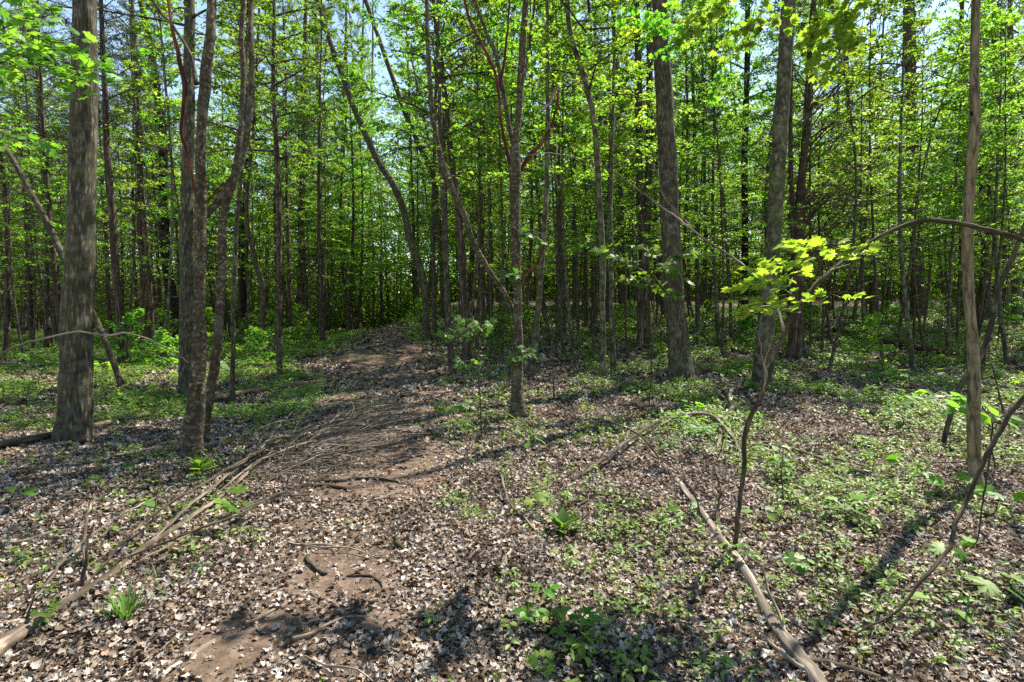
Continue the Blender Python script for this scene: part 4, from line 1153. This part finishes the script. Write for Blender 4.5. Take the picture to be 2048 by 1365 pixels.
# leaning limb across the lower right corner, its thin end on the ground
def leaning_limb():
    b = G(1640, 1318)
    px = [(1640, 1318, 2.5), (1690, 1290, 3), (1735, 1263, 4), (1785, 1238, 5), (1820, 1203, 6), (1850, 1165, 6.5), (1880, 1132, 7), (1904, 1092, 7.5), (1912, 1050, 7.5), (1935, 1005, 8), (1960, 945, 8.5), (1988, 885, 9), (2047, 800, 10), (2110, 700, 10), (2180, 560, 11)]
    dep = b[1] + np.linspace(0, 1, len(px)) ** 1.1 * .75
    q = np.array([(*P(x, y, d), W(w, d) / 2) for (x, y, w), d in zip(px, dep)])
    for k in range(3):
        q[k, 2] = max(q[k, 2], float(H(q[k, 0], q[k, 1])) + .012)
    root = empty('leaning_branch', (b[0], b[1], b[2]), 'bare grey branch curving down across the lower right corner to the leaves', 'branch')
    mb = MB(); tube(mb, q, n=10, seg=.04, lump=.10, wob=.035, seed=3)
    mb.build('limb', M['twig'], root, b)
    for side in ([(1988, 885, 4.5, 11), (1976, 960, 4, 11), (1966, 1020, 3.5, 10.8), (1955, 1085, 2.5, 10.6), (1930, 1105, 1.2, 10.5)], [(1744, 1262, 3, 2.2), (1735, 1290, 2, 2.2), (1700, 1330, 1.2, 2.0)]):
        m2 = MB()
        tube(m2, np.array([(*P(x, y, np.interp(k, np.arange(len(px)), dep)), W(w, 3) / 2) for x, y, w, k in side]), n=6, seg=.04, wob=.01, seed=4)
        m2.build('twig', M['twig'], root, b)
leaning_limb()
sapling('bare dark sapling just beyond the right edge holding up the grey branch', (2260, 1120),
        [(2235, 1000, 12, 0), (2225, 800, 11, 0), (2212, 600, 10, 0), (2200, 400, 8, 0), (2190, 200, 5, 0)], None, d=3.7, seed=680)

# ------------------------------------------------------------------ fallen wood
def on_ground(pts, sink=.25, lift=None):
    q = []
    for i, p in enumerate(pts):
        g = G(p[0], p[1])
        r = W(p[2], g[1]) / 2
        q.append((g[0], g[1], g[2] + .01 + r * (1 - sink) + (lift[i] if lift else 0), r))
    return np.array(q)

def log(label, pts, mat, name='fallen_log', cat='log', sink=.3, lift=None, lump=.06, n=12, seed=0, stubs=0, group=None):
    q = on_ground(pts, sink, lift)
    mb = MB(); tube(mb, q, n=n, seg=.07, lump=lump, wob=.02, seed=seed)
    b = tuple(q[0, :3])
    if not stubs:
        o = mb.build(name, M[mat], None, b)
        return tag(o, label, cat, group)
    root = empty(name, b, label, cat, group)
    mb.build('trunk', M[mat], root, b)
    r = np.random.default_rng(seed)
    c = catmull(q, .07)
    for k in range(stubs):
        i = r.integers(2, len(c) - 2)
        d = unit(np.array([r.normal(0, 1), r.normal(0, 1), r.uniform(.1, .8)]))
        ln = r.uniform(.15, .5)
        m2 = MB()
        tube(m2, np.array([(*c[i, :3], c[i, 3] * .35), (*(c[i, :3] + d * ln * .5), c[i, 3] * .25), (*(c[i, :3] + d * ln + [0, 0, .03]), .002)]), n=6, seg=.06, wob=.02, seed=k)
        m2.build('branch_stub', M[mat], root, b)
    return root

log('long weathered bleached log slanting into the lower right foreground', [(1660, 1420, 36), (1626, 1358, 33), (1592, 1318, 30), (1559, 1275, 27), (1528, 1222, 24), (1499, 1166, 22), (1470, 1125, 19), (1446, 1092, 17), (1405, 1035, 14), (1358, 973, 10), (1325, 930, 7), (1300, 905, 4)],
    'pale', seed=1, lump=.13, n=16, sink=.55, stubs=6)
log('mossy pole lying across the green slope left of the trail', [(-60, 910, 15), (60, 890, 13), (185, 862, 11), (280, 842, 11), (370, 822, 10), (480, 796, 10), (600, 776, 8), (700, 760, 5)], 'log', seed=2, name='fallen_pole', sink=-.6)
log('rotten log with a broken reddish end on the leafy flat at right', [(1672, 672, 14), (1690, 678, 16), (1730, 685, 16), (1775, 693, 13), (1840, 706, 11), (1930, 718, 8)], 'rot', seed=3, lump=.12, stubs=2, sink=-.5)
log('mossy log lying behind the broken rotten log at right', [(1612, 664, 13), (1660, 658, 13), (1700, 659, 12), (1770, 665, 10), (1860, 671, 9), (1960, 678, 7)], 'log', seed=4, lump=.08, sink=-.7)
log('dark fallen branch lying in the leaves behind the forked foreground sapling', [(1500, 892, 8), (1545, 902, 10), (1594, 908, 11), (1650, 927, 9), (1702, 942, 6)], 'log', seed=5, name='fallen_branch', cat='branch')
log('pale curved branch hooked over the ground left of the foreground sapling', [(1300, 872, 4), (1348, 850, 5), (1400, 848, 6), (1432, 857, 7), (1462, 886, 7), (1482, 912, 6)], 'dead', seed=6, name='fallen_branch', cat='branch', lift=[0, .08, .14, .12, .05, 0])
log('crooked grey branch rising behind the forked foreground sapling', [(1436, 900, 6), (1443, 858, 8), (1464, 832, 8), (1459, 806, 7), (1484, 780, 6)], 'dead', seed=7, name='fallen_branch', cat='branch', lift=[0, .04, .1, .15, .2])
log('brown broken stick propped diagonally right of the forked central tree', [(1146, 968, 8), (1185, 948, 9), (1230, 922, 9), (1285, 885, 7), (1345, 845, 4)], 'brown', seed=8, name='fallen_branch', cat='branch', lift=[0, .05, .1, .13, .12])
log('long thin branch running along the bottom right behind the bleached log', [(1560, 1346, 14), (1620, 1336, 14), (1690, 1348, 15), (1760, 1372, 16)], 'twig', seed=9, name='fallen_branch', cat='branch', sink=.2)
log('reddish bark-stripped branch ending at the bottom of the bleached log', [(1480, 1358, 16), (1520, 1345, 14), (1570, 1326, 10)], 'rot', seed=10, name='fallen_branch', cat='branch', lump=.1)
log('straight tan branch lying at the bottom left beside the bare soil', [(320, 1368, 12), (352, 1342, 10), (390, 1318, 10), (430, 1289, 7)], 'dead', seed=11, name='fallen_branch', cat='branch')
log('pale stick lying on the bare soil of the trail at the bottom', [(772, 1251, 7), (800, 1243, 8), (842, 1233, 9)], 'pale', seed=12, name='stick', cat='stick')
log('short pale peeled stick on the leaves right of the trail', [(999, 1144, 8), (1008, 1130, 9), (1022, 1108, 7)], 'pale', seed=13, name='stick', cat='stick')
log('short thick dark stick on the bare soil left of the middle', [(615, 1118, 8), (630, 1138, 10), (652, 1157, 9)], 'brown', seed=14, name='stick', cat='stick', lump=.12)
log('grey twig curving over the leaves left of the dark leafy plant', [(1004, 980, 4), (1010, 1000, 5), (1021, 1018, 5), (1053, 1050, 5), (1084, 1078, 4)], 'dead', seed=15, name='stick', cat='stick', lift=[.12, .06, .03, .02, .01])
log('forked root-like stick crossing the bare soil near the bottom of the trail', [(690, 1160, 5), (735, 1162, 6), (755, 1172, 6), (770, 1190, 4)], 'twig', seed=16, name='stick', cat='stick')
log('long dark twig lying below the dark leafy plant', [(1188, 1124, 5), (1225, 1136, 6), (1270, 1146, 6), (1312, 1168, 4)], 'twig', seed=17, name='stick', cat='stick')
log('brown stick lying across the trail under the brush', [(612, 968, 7), (680, 966, 8), (740, 962, 8), (820, 972, 5)], 'brown', seed=18, name='stick', cat='stick')
log('second brown stick across the trail just nearer than the first', [(560, 985, 8), (630, 978, 9), (700, 984, 6)], 'rot', seed=19, name='stick', cat='stick')
log('short curved grey stick standing out of the leaves at lower right', [(1822, 1268, 7), (1817, 1240, 8), (1824, 1212, 8), (1838, 1196, 5)], 'pale', seed=20, name='stick', cat='stick')
def stump():
    b = G(797, 1098)
    root = empty('broken_stub', tuple(b), 'small snapped brown stump sticking out of the leaves beside the trail', 'stump')
    mb = MB(); tube(mb, np.array([(b[0], b[1], b[2] - .04, .018), (b[0] - .015, b[1], b[2] + .04, .016), (b[0] - .035, b[1] + .01, b[2] + .085, .013)]), n=9, seg=.02, lump=.12, flare=.3)
    mb.build('stub', M['brown'], root, b)
    m2 = MB(); tube(m2, np.array([(b[0] - .02, b[1] - .01, b[2] + .05, .016), (b[0] + .025, b[1] - .03, b[2] + .03, .014), (b[0] + .06, b[1] - .06, b[2] + .005, .012)]), n=9, seg=.02, lump=.1)
    m2.build('broken_piece', M['rot'], root, b)
stump()

# fallen sapling with its brushy crown across the trail
def brush():
    r = np.random.default_rng(77)
    px = [(-60, 1355, 46), (0, 1308, 39), (70, 1258, 29), (116, 1226, 23), (169, 1191, 19), (211, 1163, 17), (281, 1110, 15), (327, 1080, 13), (387, 1040, 10), (454, 994, 8), (506, 952, 7), (560, 912, 4)]
    q = on_ground(px, .62, [0, 0, 0, 0, 0, .005, .01, .02, .03, .06, .09, .12])
    b = tuple(q[1, :3])
    root = empty('fallen_sapling', b, 'dead fallen sapling lying from the lower left corner with its brushy twigs over the trail', 'fallen tree')
    mb = MB(); tube(mb, q, n=14, seg=.05, lump=.11, wob=.04, seed=1)
    mb.build('trunk', M['log'], root, b)
    sets = [[(160, 1200, 5), (250, 1120, 6), (330, 1062, 6), (420, 1010, 5), (500, 960, 5), (590, 905, 4), (680, 868, 3), (760, 850, 2)],
            [(300, 1098, 6), (380, 1040, 6), (455, 985, 6), (520, 925, 5), (570, 862, 4), (612, 812, 2)],
            [(280, 1130, 4), (400, 1085, 5), (480, 1058, 4), (560, 1030, 4), (640, 1018, 2)],
            [(250, 1130, 4), (380, 1105, 5), (470, 1080, 4), (570, 1028, 3), (600, 1040, 2)],
            [(60, 1240, 5), (130, 1165, 6), (200, 1110, 4), (300, 1040, 3), (345, 1000, 2)],
            [(170, 1185, 5), (172, 1130, 6), (178, 1080, 5), (190, 1050, 3)],
            [(400, 1030, 4), (470, 960, 5), (560, 905, 4), (650, 880, 4), (760, 880, 3), (850, 890, 2)],
            [(420, 1010, 4), (520, 950, 4), (620, 925, 4), (700, 930, 3), (790, 945, 2)],
            [(440, 1000, 4), (500, 930, 4), (540, 870, 3), (560, 810, 2)]]
    for i, st in enumerate(sets):
        n = len(st)
        lf = list(np.linspace(.02, .10, n) + np.sin(np.linspace(0, 3.1, n)) * r.uniform(.04, .16)) if i != 5 else [0, .08, .16, .22]
        qq = on_ground(st, 0, lf)
        m2 = MB(); tube(m2, qq, n=7, seg=.05, wob=.05, lump=.05, seed=i)
        m2.build('branch', M['dead' if i % 3 else 'twig'], root, b)
    mt = MB()
    for i in range(58):
        sx, sy = r.uniform(470, 700), 0
        sy = 985 - (sx - 470) * .42 + r.normal(0, 26)
        g = G(sx, sy)
        a = r.normal(.2, .6)
        ln = r.uniform(.5, 1.5) * g[1] / 6.5
        d = np.array([math.cos(a), math.sin(a), 0])
        e = g[:2] + d[:2] * ln
        z0 = float(H(*g[:2])) + r.uniform(.03, .2); z1 = float(H(*e)) + r.uniform(.05, .6)
        bend = r.normal(0, .12, 2) * ln
        m_ = (g[:2] + e) / 2 + bend
        rr = r.uniform(.0035, .0065)
        qq = np.array([(*g[:2], z0, rr), (*m_, (z0 + z1) / 2 + r.uniform(.02, .14), rr * .8), (*e, z1, rr * .25)])
        tube(mt, qq, n=4, seg=.09, wob=.05, seed=i)
        for k in range(2):
            t = r.uniform(.35, .9)
            p = qq[0, :3] * (1 - t) ** 2 + 2 * t * (1 - t) * qq[1, :3] + t * t * qq[2, :3]
            f = p + unit(np.array([d[0] + r.normal(0, .6), d[1] + r.normal(0, .6), r.normal(.1, .3)])) * ln * r.uniform(.2, .45)
            f[2] = max(f[2], float(H(f[0], f[1])) + .01)
            tube(mt, np.array([(*p, rr * .6), (*((p + f) / 2 + r.normal(0, .015, 3)), rr * .5), (*f, .0007)]), n=3, seg=.12, seed=k)
    tag(mt.build('twigs', M['pale'], root, b), kind='stuff')
brush()

# small loose sticks all over the floor: one of each kind, then copies
def small_sticks():
    r = np.random.default_rng(88)
    protos = []
    for k in range(7):
        ln = r.uniform(.18, .6); rr = r.uniform(.0035, .008)
        pts = [(ln * t, r.normal(0, .03) * ln * 2, .012 + r.uniform(0, .012), rr * (1 - .6 * t)) for t in (0, .25, .5, .75, 1)]
        mb = MB(); tube(mb, np.array(pts), n=6, seg=.04, wob=.015, lump=.06, seed=k)
        if k % 2:
            p = pts[2]
            tube(mb, np.array([p, (p[0] + .05, p[1] + .05, p[2] + .015, rr * .5), (p[0] + .13, p[1] + .10, p[2] + .03, .001)]), n=5, seg=.05)
        protos.append(mb.mesh('stick', M[('dead', 'twig', 'brown', 'dead', 'rot', 'twig', 'dead')[k]]))
    n = 0
    while n < 170:
        y = math.sqrt(r.uniform(2.2 ** 2, 11 ** 2)); x = r.uniform(-.95, .95) * y
        if r.uniform() < .35:
            j = r.integers(0, len(PATH) // 2); x, y = PATH[j, 0] + r.normal(0, .6), PATH[j, 1]
        if y < 2 or y > 12: continue
        o = bpy.data.objects.new('stick', protos[int(r.integers(0, 7))]); COL.objects.link(o)
        o.location = (x, y, float(H(x, y)) + .012)
        e = .25
        o.rotation_euler = (0, r.normal(0, .06), r.normal(.6, .9))
        s = r.uniform(.6, 1.5) * (1 + .05 * y); o.scale = (s, s, s)
        tag(o, 'small loose dead stick lying among the leaf litter', 'stick', 'small sticks on the woodland floor')
        n += 1
small_sticks()

# ------------------------------------------------------------------ plants one can point to
def plant(label, px, py, kind, h, size, n, mat='herb', seed=0, group=None, name='plant', cat='plant'):
    r = np.random.default_rng(3000 + seed + int(px) * 7 + int(py))
    b = G(px, py)
    root = empty(name, tuple(b), label, cat, group)
    ms, ml = MB(), MB()
    if kind == 'tuft':
        tv = (np.array([(0, -.03, 0), (0, .03, 0), (.5, .028, .06), (.5, -.028, .06), (.8, .014, 0), (.8, -.014, 0), (1, 0, -.14)]), [np.array([(0, 1, 2, 3), (3, 2, 4, 5)]), np.array([(5, 4, 6)])])
        a = r.uniform(0, 6.28, n)
        sp = r.uniform(.15, .95, n)[:, None]
        hd = np.stack([np.cos(a), np.sin(a), np.zeros(n)], -1) * sp + np.array([0, 0, 1.0])
        nr = np.stack([-np.cos(a), -np.sin(a), sp[:, 0]], -1)
        p = b + np.stack([np.cos(a), np.sin(a), np.zeros(n)], -1) * r.uniform(0, size * .3, n)[:, None] + np.array([0, 0, -.005])
        leaves(ml, p, nr, hd, h * r.uniform(.6, 1.25, n), tv)
        ml.build('blades', M[mat], root, b, smooth=False)
        return root
    if kind == 'rosette':
        a = np.arange(n) * 2.4 + r.normal(0, .3, n)
        up = np.linspace(1.7, .5, n)[::-1]
        hd = np.stack([np.cos(a), np.sin(a), up], -1)
        nr = np.stack([-np.cos(a) * up, -np.sin(a) * up, np.ones(n)], -1) + r.normal(0, .15, (n, 3))
        z = np.linspace(.02, h * .45, n)
        p = b + np.stack([np.cos(a) * .012, np.sin(a) * .012, z], -1)
        leaves(ml, p, nr, hd, size * r.uniform(.75, 1.15, n), BROAD)
        tube(ms, np.array([(*(b - [0, 0, .03]), .006), (*(b + [0, 0, h * .25]), .005), (*(b + [.005, 0, h * .5]), .003)]), n=6, seg=.03)
    else:
        tm = {'maple': MAPLE, 'oval': OVATE, 'broad': BROAD, 'tri': BROAD}[kind]
        top = b + np.array([r.normal(0, .12) * h, r.normal(0, .12) * h, h])
        tube(ms, np.array([(*(b - [0, 0, .03]), .0035), (*((b + top) / 2 + r.normal(0, .01, 3)), .0028), (*top, .0018)]), n=5, seg=.04)
        cl = max(1, n // 3) if kind == 'tri' else n
        for k in range(cl):
            t = r.uniform(.45, 1) if k else 1
            c = b + (top - b) * t
            a = k * 2.4 + r.normal(0, .4)
            hd = np.array([math.cos(a), math.sin(a), r.uniform(-.1, .35)])
            e = c + hd * size * (.55 if kind != 'oval' else .15)
            tube(ms, np.array([(*c, .0016), (*((c + e) / 2 + [0, 0, .01]), .0013), (*e, .001)]), n=3, seg=.05)
            if kind == 'tri':
                aa = np.array([a, a + 1.25, a - 1.25])
                leaves(ml, np.repeat(e[None], 3, 0), np.array([0, -.15, 1.0]) + r.normal(0, .2, (3, 3)), np.stack([np.cos(aa), np.sin(aa), r.normal(-.15, .15, 3)], -1), size * np.array([1.1, .85, .85]), tm)
            else:
                leaves(ml, e[None], (np.array([0, -.2, 1.0]) + r.normal(0, .25, 3))[None], (hd * [1, 1, .4] - [0, 0, .15])[None], np.array([size * r.uniform(.75, 1.15)]), tm)
    ms.build('stem', M['twig'], root, b)
    ml.build('foliage', M[mat], root, b, smooth=False)
    return root

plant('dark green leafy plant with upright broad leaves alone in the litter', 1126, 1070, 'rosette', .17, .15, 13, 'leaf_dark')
plant('tuft of long green grass blades beside the fallen sapling at lower left', 252, 1240, 'tuft', .15, .2, 75, 'grass', name='grass_tuft', cat='grass tuft')
plant('small green tuft growing against the fallen sapling in the lower left corner', 95, 1262, 'tri', .14, .05, 18, 'leaf', name='seedling', cat='seedling')
plant('yellow-green maple seedling above the dark leafy plant', 1072, 1035, 'maple', .17, .085, 6, 'leaf_gold', name='seedling', cat='seedling')
plant('yellow-green seedling with one broad oval leaf below the dark leafy plant', 1128, 1125, 'broad', .09, .075, 6, 'leaf_gold', name='seedling', cat='seedling')
for lab, x, y in (('three-leaved vine seedling, highest of the patch at the bottom centre', 1092, 1215), ('three-leaved vine seedling in the middle of the patch at the bottom centre', 1062, 1262),
                  ('three-leaved vine seedling on the right of the patch at the bottom centre', 1112, 1275), ('lush three-leaved seedling near the bottom edge right of the patch', 1150, 1320), ('dim three-leaved seedling right of the bottom centre patch', 1165, 1275)):
    plant(lab, x, y, 'tri', .11, .062, 12, 'leaf', name='seedling', cat='seedling')
plant('bright yellow-green seedling at the bottom edge near the middle', 1085, 1358, 'maple', .09, .045, 7, 'leaf_gold', name='seedling', cat='seedling')
plant('maple seedling with drooping leaves left of the small red leaf', 1692, 1048, 'maple', .16, .12, 5, 'leaf', name='seedling', cat='seedling')
plant('maple seedling with broad pale leaves under the leaning grey branch', 1905, 1122, 'maple', .14, .10, 5, 'leaf', name='seedling', cat='seedling')
plant('bluish-green maple seedling between the bleached log and the leaning branch', 1600, 1148, 'maple', .08, .075, 5, 'herb', name='seedling', cat='seedling')
plant('large flat-leaved maple seedling at the right edge', 1996, 1200, 'maple', .12, .11, 6, 'herb', name='seedling', cat='seedling')
plant('glowing yellow-green seedling leaf beside the leaning branch', 1886, 1228, 'broad', .08, .10, 3, 'leaf_gold', name='seedling', cat='seedling')
plant('single upright oval-leaved seedling behind the fallen sapling', 276, 1040, 'broad', .15, .12, 3, 'leaf', name='seedling', cat='seedling')
plant('bright leafy weed at the foot of the knobbly stems', 402, 948, 'rosette', .2, .16, 14, 'leaf')
plant('fresh green weed beside the thick grey trunk at the left edge', 25, 1022, 'broad', .12, .13, 5, 'leaf')
plant('feathery pale weed behind the fallen sapling at left', 182, 985, 'tri', .14, .05, 15, 'leaf')
plant('leafy bush-like seedling at the thin end of the bleached log', 1336, 945, 'tri', .35, .11, 21, 'leaf', name='seedling', cat='seedling')
plant('pale round-leaved seedling at the right of the first leafy one by the bleached log', 1395, 900, 'tri', .3, .1, 18, 'leaf', name='seedling', cat='seedling')
plant('dark broad-leaved weed lying against the bleached log', 1378, 1040, 'broad', .1, .11, 6, 'leaf_dark')
plant('pale pair-leaved seedling right of the forked sapling foot', 1522, 1045, 'broad', .08, .11, 4, 'leaf', name='seedling', cat='seedling')
plant('large-leaved seedling right of the forked sapling stem, bluish green', 1556, 930, 'broad', .2, .12, 4, 'herb', name='seedling', cat='seedling')
plant('yellowish weed in the litter right of the trail below the forked tree', 1056, 905, 'broad', .16, .14, 4, 'leaf')
plant('dark weed on the right edge of the trail', 905, 875, 'broad', .18, .16, 6, 'leaf_dark')
plant('yellow-green weed at the foot of the forked central tree', 1050, 838, 'tri', .2, .09, 15, 'leaf_gold')
plant('small yellow moss-like weed right of the trail middle', 932, 848, 'tuft', .1, .3, 60, 'leaf_gold', name='grass_tuft', cat='grass tuft')
plant('broad-leaved seedling in the shade right of the thickest trunk', 1441, 775, 'broad', .35, .2, 4, 'leaf', name='seedling', cat='seedling')
def red_leaf():
    b = G(1742, 1040)
    mv, mf = CURL[1]
    mb = MB(); leaves(mb, (b + [0, 0, .06])[None], np.array([[.1, -.5, 1.0]]), np.array([[1.0, .2, 0]]), np.array([.05]), (mv, mf))
    tag(mb.build('red_leaf', leaf_mat('red_leaf', [(.30, .08, .07), (.34, .1, .08)], (1.5, .8, .8), .3, var=0), None, tuple(b), smooth=False), 'single small red leaf lying on the litter at right', 'leaf')
red_leaf()
# maple seedlings over the floor
def seedlings():
    r = np.random.default_rng(99)
    protos = []
    for k in range(4):
        o = plant('small maple seedling with a few flat green leaves on the woodland floor', 1200 + k, 1100, 'maple' if k % 2 else 'tri', .16, .10 if k % 2 else .06, 5 if k % 2 else 12, 'leaf', seed=k, group='seedlings on the woodland floor', name='seedling', cat='seedling')
        protos.append(o)
    n = 0
    while n < 130:
        y = math.sqrt(r.uniform(3.5 ** 2, 17 ** 2)); x = r.uniform(-.95, .95) * y
        if r.uniform() > float(cover_density(np.array([x]), np.array([y]))[0]) or float(path_dist([x], [y])[0]) < 1.2: continue
        o = protos[n] if n < 4 else copy_tree(protos[int(r.integers(0, 4))])
        o.location = (x, y, float(H(x, y))); o.rotation_euler = (0, 0, r.uniform(0, 6.28))
        s = r.uniform(.6, 1.2) * (1 + .07 * y); o.scale = (s, s, s)
        n += 1
seedlings()

# thin bare shoots standing in the litter
def shoot(label, pts, lean=0.0, mat='snag', side=(), group=None):
    g = G(pts[0][0], pts[0][1])
    q = np.array([(*P(x, y, g[1] + lean * i), W(w, g[1]) / 2) for i, (x, y, w) in enumerate(pts)])
    q[0, :3] = g - np.array([0, 0, .02])
    mb = MB(); tube(mb, q, n=6, seg=.04, lump=.06, wob=.02, seed=int(pts[0][0]))
    if not side:
        return tag(mb.build('bare_shoot', M[mat], None, tuple(g)), label, 'shoot', group)
    root = empty('bare_shoot', tuple(g), label, 'shoot', group)
    mb.build('stem', M[mat], root, tuple(g))
    for sd in side:
        m2 = MB()
        tube(m2, np.array([(*P(x, y, g[1] + lean), W(w, g[1]) / 2) for x, y, w in sd]), n=5, seg=.04, wob=.01)
        m2.build('twig', M[mat], root, tuple(g))
shoot('thin bare shoot bending left of the smooth mossy trunk base', [(1479, 806, 3), (1474, 770, 3), (1460, 735, 2.5), (1452, 695, 2)])
shoot('thin dead shoot right of the upper end of the bleached log', [(1424, 1040, 4), (1440, 1000, 3.5), (1438, 960, 3), (1432, 935, 2.5), (1445, 900, 2.5), (1447, 870, 1.5)], side=[[(1438, 960, 2), (1420, 920, 1.5), (1412, 905, 1)]])
shoot('bare forked shoot crossing the upper end of the bleached log', [(1402, 1040, 4), (1388, 985, 3.5), (1362, 945, 3), (1322, 918, 2.5), (1270, 895, 1.5)], .02, side=[[(1362, 945, 2), (1372, 910, 1.5), (1366, 880, 1)], [(1388, 985, 2), (1406, 950, 1.5), (1418, 930, 1)]])
shoot('long thin twig arching to the left over the litter from the bleached log', [(1330, 930, 4), (1290, 880, 3.5), (1240, 850, 3), (1190, 838, 2), (1120, 846, 1.2)], -.02)
shoot('slim upright twig standing alone right of the forked foreground sapling', [(1563, 1010, 3), (1564, 970, 2.5), (1566, 930, 2), (1567, 900, 1.5)])
shoot('thin upright dark shoot between the slender bending tree and the forked tree', [(1107, 800, 3), (1106, 740, 3), (1104, 680, 2.5), (1102, 620, 2)])
shoot('thin leaning shoot at the right edge behind the furrowed trunk', [(2020, 860, 4), (2000, 800, 4), (1985, 740, 3), (1975, 690, 2)])
shoot('bare stick standing up behind the fallen sapling at left', [(168, 1176, 8), (171, 1130, 8), (177, 1090, 6), (188, 1048, 3)])
shoot('dark slanting stick standing left of the grass tuft behind the pole', [(46, 1262, 5), (62, 1222, 5), (70, 1190, 3)])
shoot('tall thin dark stick upright in front of the knobbly stems', [(302, 1052, 4), (310, 1010, 3.5), (316, 970, 2.5), (318, 945, 2)])
